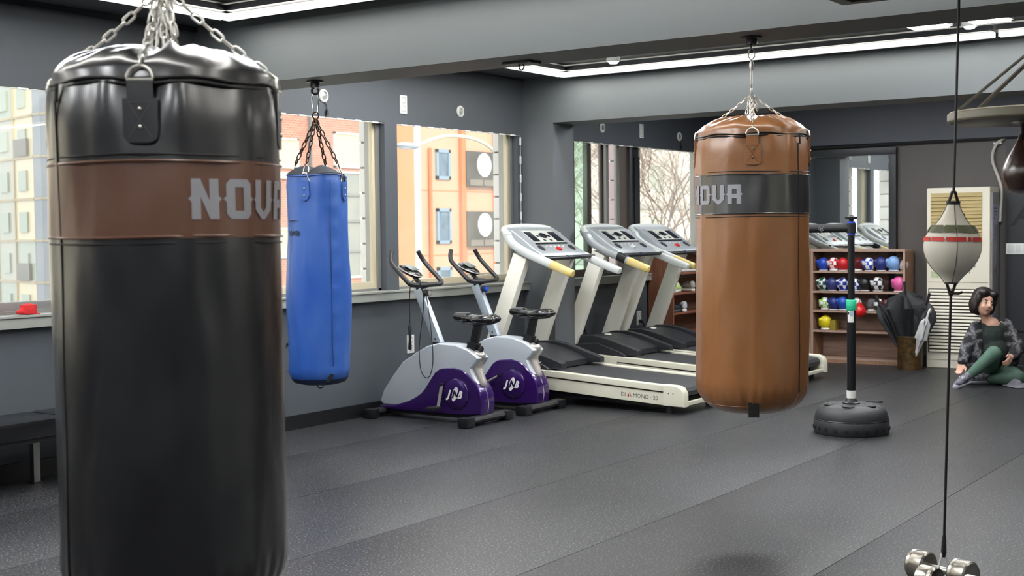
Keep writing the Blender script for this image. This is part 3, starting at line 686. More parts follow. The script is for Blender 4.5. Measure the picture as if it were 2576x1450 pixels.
    for k in range(5):
        p = a1+dd*(.35+.13*k); obj('post_hole', tb([p+Vector((-.019, 0, 0)), p+Vector((-.0215, 0, 0))], .006, 8), mat('dark hole', '050505', .8), t)
    b = bx(-.032, .032, -.042, .042, -.02, .075, bev=.006); b.transform(Matrix.Translation(a1) @ Matrix.Rotation(-math.atan2(dd.y, dd.z), 4, 'X')); obj('seat_clamp', b, black_pl, t)
    obj('clamp_knob', lt([(0, .0), (.012, 0), (.012, .03), (.024, .034), (.026, .05), (.02, .058), (0, .06)], 12, M=Matrix.Translation(a1+Vector((-.0, -.035, .02))) @ Matrix.Rotation(R_(90), 4, 'X')), black_pl, t)
    b = B(); cap(b, (0, -.13, .805), (0, -.25, .80), .034, .045); ell(b, (0, -.39, .79), (.115, .10, .038)); ell(b, (-.055, -.42, .795), (.055, .09, .038)); ell(b, (.055, -.42, .795), (.055, .09, .038)); ell(b, (0, -.30, .795), (.07, .12, .034))
    for v in b.verts: v.co.z = max(v.co.z, .762)
    obj('seat', fuse('seat', b, .009, 8), gloss_blk, t)
    b = B(); ell(b, (0, 0, 0), (.075, .15, .018)); obj('seat_pan', sh(b, (0, -.34, .765)), black_pl, t)
    return t
def neck():
    b = B(); ell(b, (0, -.325, .515), (.062, .07, .045)); cap(b, (0, -.325, .50), (0, -.315, .42), .055, .048); cap(b, (0, -.315, .42), (0, -.375, .30), .05, .034); return b
bike(7.95, 'purple and grey exercise bike nearest the blue bag with a jump rope on it', 8, rub)
bike(8.71, 'purple and grey exercise bike next to the first treadmill, with a blue dial', 62, mat('dark blue rubber', '1c2a55', .4))
# jump rope over the first bike's handlebar
t = thing('jump_rope', 'thin black jump rope hanging from the first bike handlebar', 'jump rope', (7.82, 6.40, .5))
o_ = Vector((7.82, 6.40, .5)); W3 = lambda *p: Vector(p)-o_
rope_m = mat('black cord', '101012', .5)
obj('rope', tb([W3(*p) for p in smooth([(7.79, 6.40, .74), (7.79, 6.40, .95), (7.80, 6.385, 1.075), (7.84, 6.335, 1.068), (7.86, 6.32, .90), (7.835, 6.345, .6), (7.82, 6.33, .42), (7.825, 6.29, .34), (7.83, 6.24, .36), (7.835, 6.215, .50), (7.87, 6.27, .80), (7.90, 6.335, 1.03)], 8)], .0035, 6), rope_m, t)
obj('handle', tb([W3(7.79, 6.40, .745), W3(7.79, 6.40, .73), W3(7.79, 6.402, .63), W3(7.79, 6.404, .56), W3(7.79, 6.404, .55)], [.009, .014, .012, .015, .012], 10), black_pl, t)

# ------------------------------------------------------------------ treadmills
tm_white = mat('ivory painted steel', 'd3d1c0', .38, var=(6, .45, 'c6c2ac')); tm_dark = mat('dark hood plastic', '26282c', .42, bump=(260, .08))
tm_silver = mat('silver console plastic', 'a3a9ad', .35, .35); belt_m = mat('black running belt', '2b2c2f', .6, bump=(200, .12))
tm_plate = mat('pale grey console plate', 'b7bab2', .4); disp_m = mat('dark display', '23272e', .15); yel = mat('yellowed worn grip', 'cfb55e', .5, var=(14, .8, 'c9c1a0'))
red_m = mat('red plastic', 'c4221f', .35); grey_arm = mat('pale grey arm plastic', 'c3c8c6', .35)
def swept(pts, w0, h0, w1, h1, seg=14):
    """rounded-rectangle sweep in a plane of constant x"""
    P = smooth(pts, 5); b = B(); rings = []; n = len(P)
    for i, p in enumerate(P):
        t_ = (P[min(i+1, n-1)]-P[max(i-1, 0)]).normalized(); a = Vector((1, 0, 0)); c = t_.cross(a).normalized(); k = i/(n-1)
        w = w0+(w1-w0)*k; h = h0+(h1-h0)*k; ring = []
        if i in (0, n-1): w *= .75; h *= .75
        for j in range(seg):
            an = 2*math.pi*j/seg; cx = math.copysign(abs(math.cos(an))**.55, math.cos(an)); sy = math.copysign(abs(math.sin(an))**.55, math.sin(an))
            ring.append(b.verts.new(p+a*w*cx+c*h*sy))
        rings.append(ring)
    for A, C in zip(rings, rings[1:]):
        for j in range(seg): b.faces.new((A[j], A[(j+1) % seg], C[(j+1) % seg], C[j]))
    b.faces.new(rings[0][::-1]); b.faces.new(rings[-1]); bmesh.ops.recalc_face_normals(b, faces=b.faces[:]); return b
OY = 5.7
def treadmill(Xc, label, n):
    t = thing('treadmill', label, 'treadmill', (Xc, OY, 0), group='treadmills')
    Y = lambda y: y-OY; HW = .41; k = (.289-.222)/1.19          # deck inclination
    zt = lambda y: .226+k*(y-4.89)
    for s in (-1, 1):
        xa, xb = (s*HW, s*(HW-.075)) if s > 0 else (s*HW, s*(HW-.075)); x0_, x1_ = min(xa, xb), max(xa, xb)
        b = B(); prism(b, [(Y(4.885), zt(4.885)-.05), (Y(6.45), zt(6.45)-.05), (Y(6.45), zt(6.45)), (Y(4.885), zt(4.885))], x0_, x1_, 'x', .006); obj('foot_rail', b, tm_white, t)
        b = B(); xi = s*(HW-.012); xj = s*(HW-.06); prism(b, [(Y(4.86), .065), (Y(6.35), .065+k*1.45), (Y(6.35), zt(6.35)-.062), (Y(4.86), zt(4.86)-.062)], min(xi, xj), max(xi, xj), 'x', .003); obj('side_panel', b, tm_white, t)
        b = B(); prism(b, [(Y(4.705), .062), (Y(4.89), .065), (Y(4.89), zt(4.89)+.006), (Y(4.78), zt(4.8)+.006), (Y(4.735), zt(4.75)-.008), (Y(4.708), zt(4.72)-.045)], min(s*(HW+.004), s*(HW-.082)), max(s*(HW+.004), s*(HW-.082)), 'x', .008); c = obj('rear_cap', b, tm_white, t)
        for (yy_, zz_) in ((4.84, .165), (4.80, .165)): obj('screw', tb([(s*(HW+.003), Y(yy_), zz_), (s*(HW+.006), Y(yy_), zz_)], .005, 8), black_pl, c)
        obj('foot', tb([(s*(HW-.06), Y(4.86), 0), (s*(HW-.06), Y(4.86), .07)], .035, 12), rub, t)
        obj('foot', tb([(s*(HW-.06), Y(6.45), 0), (s*(HW-.06), Y(6.45), .16)], .03, 12), rub, t)
        b = B(); prism(b, [(Y(6.06), .14), (Y(6.5), .16), (Y(6.5), .30), (Y(6.06), .285)], min(s*(HW+.004), s*(HW-.05)), max(s*(HW+.004), s*(HW-.05)), 'x', .004); obj('side_bracket', b, tm_white, t)
        # upright
        ux = s*.355; dyz = Vector((0, 6.262-6.60, 1.25-.40)); b = bx(-.038, .038, -.072, .072, 0, dyz.length, bev=.012); b.transform(Matrix.Translation((ux, Y(6.60), .40)) @ Matrix.Rotation(-math.atan2(dyz.y, dyz.z), 4, 'X')); u = obj('upright', b, cream_pl if n < 9 else None, t)
        for (yy_, zz_) in ((6.23, 1.16), (6.26, 1.15)):
            obj('screw', tb([(ux+.037, Y(yy_), zz_), (ux+.041, Y(yy_), zz_)], .007, 8), black_pl, u)
        # side arm
        P = [(s*.385, Y(y), z) for y, z in ((6.395, 1.445), (6.385, 1.405), (6.33, 1.345), (6.18, 1.265), (6.02, 1.205), (5.90, 1.158))]
        obj('side_arm', swept(P, .034, .036, .034, .034), grey_arm if n != 2 or s > 0 else tm_silver, t)
        P = [(s*.385, Y(y), z) for y, z in ((5.96, 1.182), (5.88, 1.151), (5.80, 1.122), (5.735, 1.10))]
        worn = {1: (1, 0), 2: (1, 0), 3: (1, 1)}[n][0 if s < 0 else 1]
        obj('handrail', swept(P, .0355, .036, .034, .031), yel if worn else grey_arm, t, label='yellowed worn handrail end' if worn else None)
        if n == 2 and s < 0: obj('black_tape', swept([(s*.385, Y(6.06), 1.222), (s*.385, Y(6.02), 1.207), (s*.385, Y(5.96), 1.183)], .038, .04, .038, .04), black_pl, t)
    # belt deck
    b = B(); y0_ = 4.745; prism(b, [(Y(6.4), zt(6.4)-.012), (Y(4.80), zt(4.80)-.012), (Y(4.765), zt(4.77)-.022), (Y(y0_), zt(4.75)-.048), (Y(4.755), zt(4.75)-.085), (Y(4.80), zt(4.8)-.10), (Y(6.4), zt(6.4)-.08)], -.335, .335, 'x'); obj('running_belt', b, belt_m, t)
    obj('rear_crossbar', bx(-.335, .335, Y(4.715), Y(4.75), .065, .095, bev=.003), tm_white, t)
    obj('underframe', bx(-.33, .33, Y(4.85), Y(6.5), .06, .10), rub, t)
    # motor hood
    H = [(6.0, .288), (6.0, .335), (6.12, .385), (6.28, .432), (6.42, .457), (6.56, .455), (6.68, .40), (6.76, .30), (6.76, .16), (6.2, .16)]
    b = B(); prism(b, [(Y(a), z) for a, z in H], -.27, .27, 'x', .012); obj('motor_hood', b, tm_dark, t)
    for s in (-1, 1):
        b = B(); Pw = [(5.875, .30), (5.875, .345), (5.90, .355), (6.2, .445), (6.36, .475), (6.52, .47), (6.66, .42), (6.74, .32), (6.74, .24), (6.30, .25), (6.05, .295)]
        prism(b, [(Y(a), z) for a, z in Pw], min(s*.27, s*.345), max(s*.27, s*.345), 'x', .010); obj('hood_wing', b, tm_dark, t)
        b = B(); Po = [(5.98, .30), (6.05, .335), (6.30, .41), (6.45, .40), (6.66, .37), (6.72, .28), (6.72, .18), (6.30, .20)]
        prism(b, [(Y(a), z) for a, z in Po], min(s*.345, s*.385), max(s*.345, s*.385), 'x', .014); obj('hood_side', b, tm_dark, t)
    b = B(); lathe(b, [(0, .004), (.045, .004), (.05, 0), (.05, -.004)], 28); b.transform(Matrix.Translation((0, Y(6.40), .4605)) @ Matrix.Rotation(R_(8), 4, 'X') @ Matrix.Diagonal((.9, .62, 1, 1))); obj('hood_badge', b, white_pl, t)
    # console: body, sloping face
    b = B(); C = [(6.10, 1.225), (6.06, 1.245), (6.075, 1.272), (6.15, 1.315), (6.36, 1.462), (6.43, 1.492), (6.475, 1.487), (6.50, 1.45), (6.47, 1.40), (6.30, 1.29)]
    prism(b, [(Y(a), z) for a, z in C], -.352, .352, 'x', .015); obj('console_body', b, tm_silver, t)
    b = B(); tube(b, smooth([(-.385, Y(6.39), 1.425), (-.36, Y(6.44), 1.462), (-.30, Y(6.465), 1.482), (-.15, Y(6.475), 1.492), (0, Y(6.48), 1.495), (.15, Y(6.475), 1.492), (.30, Y(6.465), 1.482), (.36, Y(6.44), 1.462), (.385, Y(6.39), 1.425)], 5), .030, 10); obj('console_rim', b, grey_arm, t)
    an = math.atan2(1.462-1.315, 6.36-6.15); FM = Matrix.Translation((0, Y(6.15), 1.315)) @ Matrix.Rotation(an, 4, 'X')      # local: x right, y up the slope, z out
    def face(name, a, m_, bev=.002, **kw):
        b = bx(*a, bev=bev); b.transform(FM); return obj(name, b, m_, t, **kw)
    face('console_plate', (-.24, .24, .045, .25, 0, .005), tm_plate)
    for x0_, x1_ in ((-.235, -.135), (.13, .235)): face('display', (x0_, x1_, .085, .225, .003, .009), disp_m)
    face('lower_strip', (-.25, .25, .045, .068, .003, .008), disp_m)
    b = B(); lathe(b, [(0, .007), (.03, .007), (.03, .012), (.042, .012), (.044, .003)], 24); b.transform(FM @ Matrix.Translation((0, .17, 0)) @ Matrix.Diagonal((1.25, .85, 1, 1))); obj('round_display', b, disp_m, t)
    for x, y in ((-.085, .165), (.085, .165), (-.05, .105), (.05, .105)): face('small_display', (x-.016, x+.016, y-.012, y+.012, .003, .008), black_pl)
    for i in range(5):
        b = B(); ell(b, (0, 0, 0), (.011, .008, .005), 10, 6); b.transform(FM @ Matrix.Translation((-.13+.065*i, .015, .002))); obj('button', b, white_pl, t)
    for x in (-.24, .24):
        b = B(); lathe(b, [(0, .004), (.03, .004), (.034, .008), (.037, 0)], 20); b.transform(FM @ Matrix.Translation((x, -.01, 0)) @ Matrix.Diagonal((.9, 1.2, 1, 1))); obj('speaker_grille', b, tm_dark, t)
    face('stop_key', (-.03, .022, -.055, -.018, -.01, .02), red_m if n != 2 else white_pl, .005, label='red safety key' if n != 2 else 'white safety key')
    obj('front_bar', tb([(-.33, Y(6.055), 1.222), (.40, Y(6.02), 1.232), (.415, Y(6.02), 1.232)], .017, 12), black_pl, t)
    obj('bar_tie', tb([(.0, Y(6.04), 1.228), (.02, Y(6.04), 1.228)], .0205, 10), mat('navy strap', '252a55', .6), t)
    if n == 1:     # lettering on the side panel towards the room
        xs_ = -(HW-.012)-.0012; sl_ = k
        def side(bm, y, z, m_, nm):
            bm.transform(Matrix(((0, 0, -1, xs_), (-1, 0, 0, Y(y)), (0, 1, 0, z), (0, 0, 0, 1))) @ Matrix.Rotation(-.05, 4, 'Z')); return obj(nm, bm, m_, t, sharp=0)
        dk = mat('grey print', '3c3c40', .5)
        side(text_bm('DI', .046), 5.283, .121, dk, 'lettering'); side(text_bm('MOND · 20', .046), 5.170, .116, dk, 'lettering')
        b = B(); b.faces.new([b.verts.new(p) for p in ((0, -.008, 0), (.009, .011, 0), (0, .030, 0), (-.009, .011, 0))]); side(b, 5.213, .116, red_m, 'diamond_mark')
        b = B(); b.faces.new([b.verts.new(p) for p in ((0, .034, 0), (.005, .034, 0), (.021, 0, 0), (.015, 0, 0))]); side(b, 5.205, .119, dk, 'letter_stroke')
    return t
treadmill(9.49, 'ivory treadmill nearest the bikes, lettered on its side panel', 1)
treadmill(10.78, 'middle ivory treadmill with black tape on its left handrail', 2)
treadmill(11.68, 'farthest ivory treadmill beside the shoe rack', 3)

# ------------------------------------------------------------------ wooden racks
def wood(name, a, b_, axis):
    if name in MATS: return MATS[name]
    M = mat(name, a, .45); nt = M.node_tree; L = nt.links.new
    tc = nd(nt, 'ShaderNodeTexCoord'); mp = nd(nt, 'ShaderNodeMapping'); mp.inputs['Scale'].default_value = axis; n = nd(nt, 'ShaderNodeTexNoise', Scale=6.0, Detail=6.0)
    L(tc.outputs['Object'], mp.inputs[0]); L(mp.outputs[0], n.inputs['Vector'])
    cr = nd(nt, 'ShaderNodeValToRGB'); cr.color_ramp.elements[0].position = .35; cr.color_ramp.elements[1].position = .65
    cr.color_ramp.elements[0].color = lin(a); cr.color_ramp.elements[1].color = lin(b_); L(n.outputs[0], cr.inputs[0]); L(cr.outputs[0], nt.nodes['Principled BSDF'].inputs[0]); return M
walnut_v = wood('walnut boards upright', '86644f', '9c7860', (9, 9, .6)); walnut_h = wood('walnut boards level', '876a5b', '9d8171', (9, .6, 9)); edge_m = mat('pale board edge', 'a58a7a', .5)
red_wood = wood('reddish wood panel', '7d4e3a', '95634a', (9, 9, .6))
ZS = [.055, .348, .566, .774, .991, 1.215]
def rack(y0, y1, label):
    t = thing('glove_rack', label, 'shelf', (13.66, (y0+y1)/2, 0)); x0, x1 = 13.50, 13.795
    R = lambda *a, **k: rel(bx(*a, **k), t)
    for y in (y0, y1-.022): 
        s = obj('side_panel', R(x0, x1, y, y+.022, 0, 1.20), walnut_v, t); obj('edge_band', R(x0-.003, x0, y, y+.022, 0, 1.20), edge_m, s)
    obj('back_panel', R(x1-.012, x1, y0, y1, .05, 1.2), walnut_h, t); obj('top_board', R(x0-.006, x1, y0, y1, 1.20, 1.225), edge_m, t)
    for z in ZS[:5]:
        s = obj('shelf_board', R(x0+.01, x1-.012, y0+.022, y1-.022, z-.02, z), walnut_h, t); obj('edge_band', R(x0, x0+.01, y0+.022, y1-.022, z-.02, z), edge_m, s)
    obj('plinth', R(x0+.004, x0+.022, y0+.022, y1-.022, 0, .036), walnut_v, t)
    return t
rack(4.408, 5.440, 'walnut glove rack full of boxing gloves under the mirror'); rack(5.444, 6.40, 'second walnut rack mostly hidden behind the tan bag')
# shoe rack against the window wall
t = thing('shoe_rack', 'reddish wooden shoe rack behind the farthest treadmill', 'shelf', (13.05, 6.70, 0)); R = lambda *a, **k: rel(bx(*a, **k), t)
for x in (12.40, 13.66): obj('side_panel', R(x, x+.022, 6.55, 6.848, 0, 1.235), red_wood, t)
obj('back_panel', R(12.42, 13.66, 6.836, 6.848, .05, 1.235), walnut_h, t); obj('top_board', R(12.40, 13.682, 6.545, 6.848, 1.235, 1.26), red_wood, t)
for z in (.12, .345, .56, .775, .99): obj('shelf_board', R(12.422, 13.66, 6.552, 6.836, z-.018, z), red_wood, t)
def shoe(x, y, z, rz, cu, cs, cl, label, ln=.27):
    t = thing('shoe', label, 'shoe', (x, y, z), rz, 'shoes on the wooden rack')
    b = B(); cap(b, (.0, -.085, .02), (0, .10, .02), .036, .032); ell(b, (.004, -.03, .02), (.042, .05, .02))
    for v in b.verts: v.co.z = min(max(v.co.z, 0), .032)
    obj('sole', fuse('sole', b, .008, 3), mat('sole '+cs, cs, .5), t)
    b = B(); cap(b, (0, -.085, .045), (0, .03, .055), .032, .034); cap(b, (0, .03, .055), (0, .10, .062), .032, .034); ell(b, (0, .095, .085), (.033, .035, .035)); ell(b, (0, -.09, .042), (.037, .045, .03))
    u = obj('upper', fuse('upper', b, .009, 4), mat('shoe '+cu, cu, .6, var=(30, .6, cl)), t)
    for k in range(4): obj('lace', tb([(-.024, -.05+.026*k, .072+.009*k), (0, -.047+.026*k, .083+.009*k), (.024, -.05+.026*k, .072+.009*k)], .004, 5), mat('lace '+cl, cl, .7), t)
shoe(12.67, 6.64, .775, 1.9, 'b8e23a', 'e8e8e4', 'e8e8e4', 'neon green and white running shoe on the upper shelf')
shoe(12.92, 6.66, .775, 2.8, 'a8a39c', 'e0dcd4', '7e7a74', 'beige grey running shoe beside the neon green one')
shoe(12.475, 6.69, .775, .1, 'e3e3e3', 'f0f0f0', '33343a', 'white shoe at the left end of the upper shelf')
shoe(12.58, 6.62, .56, 1.7, '2d2f35', '44474d', '17181b', 'dark grey training shoe on the lower shelf')
shoe(12.78, 6.63, .56, 2.2, 'a9aeb6', 'eeeeec', 'e4e6ea', 'pale grey and white shoe on the lower shelf')
shoe(12.95, 6.64, .99, 1.2, '8d8a86', 'dddddd', '5c5a58', 'grey shoe on the top shelf of the shoe rack')

# ------------------------------------------------------------------ boxing gloves
GL = {}
def glove_meshes():
    b = B(); cap(b, (0, 0, .052), (0, -.004, .085), .050, .047); ell(b, (0, -.012, .072), (.054, .046, .058)); ell(b, (0, 0, .035), (.046, .042, .035))
    for v in b.verts: v.co.z = max(v.co.z, .012)
    GL['mitt'] = fuse('mitt', b, .008, 4)
    b = B(); cap(b, (-.044, -.012, .045), (-.040, -.034, .09), .018, .021); GL['thumb'] = fuse('thumb', b, .007, 3)
    b = B(); lathe(b, [(.0, .0), (.036, 0), (.041, .008), (.041, .028), (0, .03)], 24); b.transform(Matrix.Diagonal((1, .85, 1, 1))); GL['cuff'] = me_of('cuff', b)
    b = tb([(.0415*math.cos(2*math.pi*k/24), .036*math.sin(2*math.pi*k/24), .006) for k in range(24)], .004, 6, closed=True); GL['cuff_trim'] = me_of('cuff_trim', b)
glove_meshes()
def glove(y, row, mm, cuffm, label, rx=0, ry=0, rz=None, s=1.0, dz=0, x=13.575):
    t = thing('boxing_glove', label, 'boxing glove', (x, y, ZS[row]+.001+dz), 0, 'boxing gloves on the rack')
    t.rotation_euler = (rx, ry, math.pi/2*-1+(random.uniform(-.25, .25) if rz is None else rz)); t.scale = (s*1.12,)*3
    for nm, m_ in (('mitt', mm), ('thumb', mm), ('cuff', cuffm), ('cuff_trim', white_trim)):
        me = GL[nm].copy(); me.materials.clear(); me.materials.append(m_); obj(nm, me, m_, t)
    return t
white_trim = mat('white piping', 'dcdcdc', .5)
g = lambda c: mat('glove '+c, c, .35)
cb = lambda a, b_: checker('check %s %s' % (a, b_), a, b_, 26)
import collections
FY = lambda px: 5.437-(px-2041)*(5.437-4.408)/(2277-2041)
for px, row, mm, cm, lab, kw in (
    (2066, 4, g('1f46b0'), g('1f46b0'), 'royal blue boxing glove at the left end of the top shelf', {}),
    (2093, 4, cb('c8202a', 'e9e6e6'), g('e4e1e1'), 'red and white checked boxing glove on the top shelf', {}),
    (2117, 4, g('c9252c'), g('a81c22'), 'plain red boxing glove on the top shelf left of the stand pole', {}),
    (2155, 4, g('5f1f22'), g('e2dede'), 'dark red and white boxing glove right of the stand pole', {'rz': 1.2}),
    (2183, 4, cb('2548b8', 'e6e8ee'), g('1f2d6a'), 'blue and white checked boxing glove on the top shelf', {}),
    (2213, 4, g('2b3577'), g('20285c'), 'navy boxing glove on the top shelf', {'s': 1.06}),
    (2244, 4, g('7da3d6'), g('6288bd'), 'light blue boxing glove leaning on the top shelf', {'ry': .0, 'rx': -.0, 's': 1.12}),
    (2268, 4, g('b9a9a6'), g('4a3c3c'), 'pale pink-grey glove with open cuff at the right end of the top shelf', {'rz': 1.5, 's': .82}),
    (2065, 3, cb('dfe6e0', '1f4a3c'), g('1f4a3c'), 'white and green checked boxing glove on the second shelf', {}),
    (2089, 3, g('303a74'), g('232a58'), 'dull navy boxing glove on the second shelf', {}),
    (2117, 3, cb('dfe3ee', '1d2f86'), g('2340a8'), 'white and blue checked boxing glove on the second shelf', {}),
    (2149, 3, cb('1e2f8a', 'dfe4f2'), g('16205c'), 'blue boxing glove with white check right of the stand pole', {'s': .95}),
    (2172, 3, g('1b1c1f'), g('2a2b2f'), 'plain black boxing glove on the second shelf', {'s': 1.05}),
    (2205, 3, cb('1b1c20', 'dedfe3'), g('1b1c20'), 'black and white checked boxing glove on the second shelf', {'s': 1.08}),
    (2258, 3, g('d95f9c'), g('b8447e'), 'pink boxing glove above the umbrellas', {'s': 1.15, 'rx': .0}),
    (2070, 2, cb('7cb83c', 'e4e8df'), g('e0e0da'), 'green and white boxing glove on the third shelf', {'s': .95}),
    (2093, 2, g('232f72'), g('1a2255'), 'dark blue boxing glove on the third shelf', {}),
    (2117, 2, g('2450a8'), g('1c3f86'), 'bright blue boxing glove on the third shelf left of the pole', {'s': 1.05}),
    (2152, 2, g('d9d6d4'), g('c4c1be'), 'white boxing glove right of the green tape', {'s': .95}),
    (2189, 2, g('5b5a5c'), g('cfcdca'), 'grey boxing glove with white cuff beside the red ball', {'rz': 1.4, 's': .95}),
    (2208, 2, cb('18181b', 'e2e2e4'), g('18181b'), 'black boxing glove with a white triangle patch', {'s': .92}),
    (2226, 2, g('43171d'), g('6b2530'), 'maroon boxing glove on the third shelf', {'s': .95}),
    (2243, 2, g('cf2f6e'), g('cf2f6e'), 'magenta boxing glove half hidden by the umbrella', {'s': .85}),
    (2072, 1, g('d8c81c'), g('e8e6da'), 'yellow boxing glove alone on the fourth shelf', {'s': 1.1}),
    ): glove(FY(px)-.0, row, mm, cm, lab, **kw)
# yellow box, red ball
t = thing('cardboard_box', 'olive yellow box beside the yellow glove', 'box', (13.60, FY(2093), ZS[1])); obj('body', bx(-.06, .06, -.03, .035, 0, .105, bev=.003), mat('olive card', '8c7a22', .6, var=(20, .6, '6f6018')), t); obj('lid', bx(-.062, .062, -.032, .037, .098, .112, bev=.003), mat('olive card lid', '7f6f1e', .6), t)
t = thing('speed_ball', 'round red punch ball hanging over the third shelf edge', 'punching ball', (13.47, FY(2167), .50))
obj('ball', lt([(0, .0), (.03, .004), (.062, .03), (.072, .065), (.062, .10), (.035, .135), (.014, .155), (.01, .165), (0, .166)], 28), mat('red leather', 'c81c1e', .28), t); obj('loop', tb([(.012*math.cos(2*math.pi*k/12), 0, .172+.012*math.sin(2*math.pi*k/12)) for k in range(12)], .003, 5, closed=True), mat('red leather'if 0 else 'red loop', 'a81518', .4), t)
for k in range(4): obj('seam', tb([(r*1.012*math.cos(k*math.pi/2+.6), r*1.012*math.sin(k*math.pi/2+.6), z) for r, z in ((.03, .004), (.062, .03), (.072, .065), (.062, .10), (.035, .135), (.014, .155))], .0015, 4), mat('dark red seam', '7d1012', .5), t)

# ------------------------------------------------------------------ standing air conditioner
ac = thing('air_conditioner', 'tall beige standing air conditioner against the back wall', 'air conditioner', (13.64, 3.865, 0))
acw = mat('beige appliance plastic', 'd6d1c1', .42, var=(2, .5, 'cbc4b0')); acs = mat('grey appliance side', '8f8d90', .45); act = mat('tan vent grille', 'a99766', .5, var=(5, .6, 'b09a62'))
b = B(); prism(b, [(-.145, -.315), (-.145, .315), (.14, .315), (.14, -.325), (-.10, -.325)], 0, 1.855, 'z', .012); obj('body', b, acw, ac)
obj('side_cover', bx(-.11, .135, -.332, -.322, .02, 1.80, bev=.003), acs, ac)
gr = obj('upper_grille', bx(-.152, -.14, -.24, .275, 1.26, 1.80, bev=.003), act, ac)
me = me_of('louver', bx(-.008, .006, -.24, .265, -.006, .006, bev=.002)); me.materials.append(act)
for i in range(11): o = obj('louver', me, None, gr, loc=(-.152, .005, 1.40+.036*i), rot=(0, .5, 0))
obj('display_strip', bx(-.155, -.145, -.24, .275, 1.255, 1.345, bev=.003), mat('amber grille strip', 'b08d58', .4), ac)
lg = obj('lower_grille', bx(-.146, -.14, -.30, .30, .16, .82), mat('dark vent', '2a2825', .7), ac)
me = me_of('slat', bx(-.016, .004, -.285, .285, -.011, .011, bev=.003)); me.materials.append(acw)
for i in range(19): obj('slat', me, None, lg, loc=(-.146, 0, .175+.0345*i), rot=(0, .35, 0))
obj('panel_seam', bx(-.1475, -.144, -.30, .31, .885, .889), mat('seam shadow line', '6b6559', .6), ac); obj('panel_seam', bx(-.1475, -.144, -.30, .31, .085, .089), MATS['seam shadow line'], ac)
lab_m = mat('label paper', 'a9a8bd', .6); prn = mat('label print', '5a5878', .6)
pl = obj('notice_label', bx(-.085, .09, -.3335, -.331, 1.47, 1.68), lab_m, ac)
for i, w in enumerate((.13, .12, .12, .04)): obj('print_line', bx(-.07, -.07+w, -.3345, -.333, 1.632-.034*i, 1.642-.034*i), prn, pl)
pl = obj('notice_label', bx(-.085, -.01, -.3335, -.331, 1.335, 1.46), lab_m, ac)
obj('printed_mark', lt([(.016, 0), (.02, 0), (.02, .001), (.016, .001)], 20, M=Matrix.Translation((-.047, -.3335, 1.41)) @ Matrix.Rotation(R_(90), 4, 'X')), prn, pl); obj('print_line', bx(-.075, -.02, -.3345, -.333, 1.36, 1.372), prn, pl)
obj('notice_label', bx(.01, .075, -.3335, -.331, 1.02, 1.22), mat('grey label', '86848a', .6), ac); obj('barcode', bx(.0, .02, -.3335, -.331, .985, 1.02), black_pl, ac)
obj('front_label', bx(-.147, -.144, -.22, -.08, 1.185, 1.245), mat('pale label', 'a9a596', .6), ac); obj('energy_label', bx(-.147, -.144, .19, .27, .93, 1.0), mat('green label', '9db083', .6, var=(40, .7, 'c7c2ae')), ac)
# pipe
t = thing('air_conditioner_pipe', 'white pipe curving up the wall behind the air conditioner', 'pipe', (13.80, 3.55, 1.8))
P = smooth([(0, -.02, -.3), (.02, -.03, .0), (.02, -.01, .12), (.02, .06, .33), (.02, .035, .47), (.02, -.05, .55), (.02, -.16, .585), (.02, -.3, .59)], 6)
obj('pipe', tb(P, .016, 8), mat('off-white pipe', 'b8b4ab', .5), t)
for q in (P[26], P[32]): obj('clip', sh(bx(-.006, .03, -.04, .04, -.008, .008), q), white_pl, t)
# dark door in the back wall with switch plate
dr = struct('door_1', bx(13.79, XB, 1.6, 3.47, 0, 2.34, bev=.004), mat('near-black door paint', '232428', .5, var=(1.4, .4, '292a2e')))
tx = text_bm('A', .34, shear=.25, off=.004); tx.transform(Matrix(((0, 0, -1, 13.788), (-1, 0, 0, 3.42), (0, 1, 0, 1.46), (0, 0, 0, 1)))); obj('painted_letter', tx, mat('black paint mark', '121214', .6), dr, sharp=0)
t = thing('light_switch', 'wide white light switch plate on the dark door wall', 'light switch', (13.79, 3.36, 1.223))
obj('plate', bx(-.012, 0, -.13, .105, -.055, .055, bev=.004), white_pl, t)
for y in (-.085, -.015, .055): obj('rocker', bx(-.017, -.008, y-.026, y+.026, -.04, .04, bev=.003), mat('switch rocker', 'c9ccc8', .35), t)

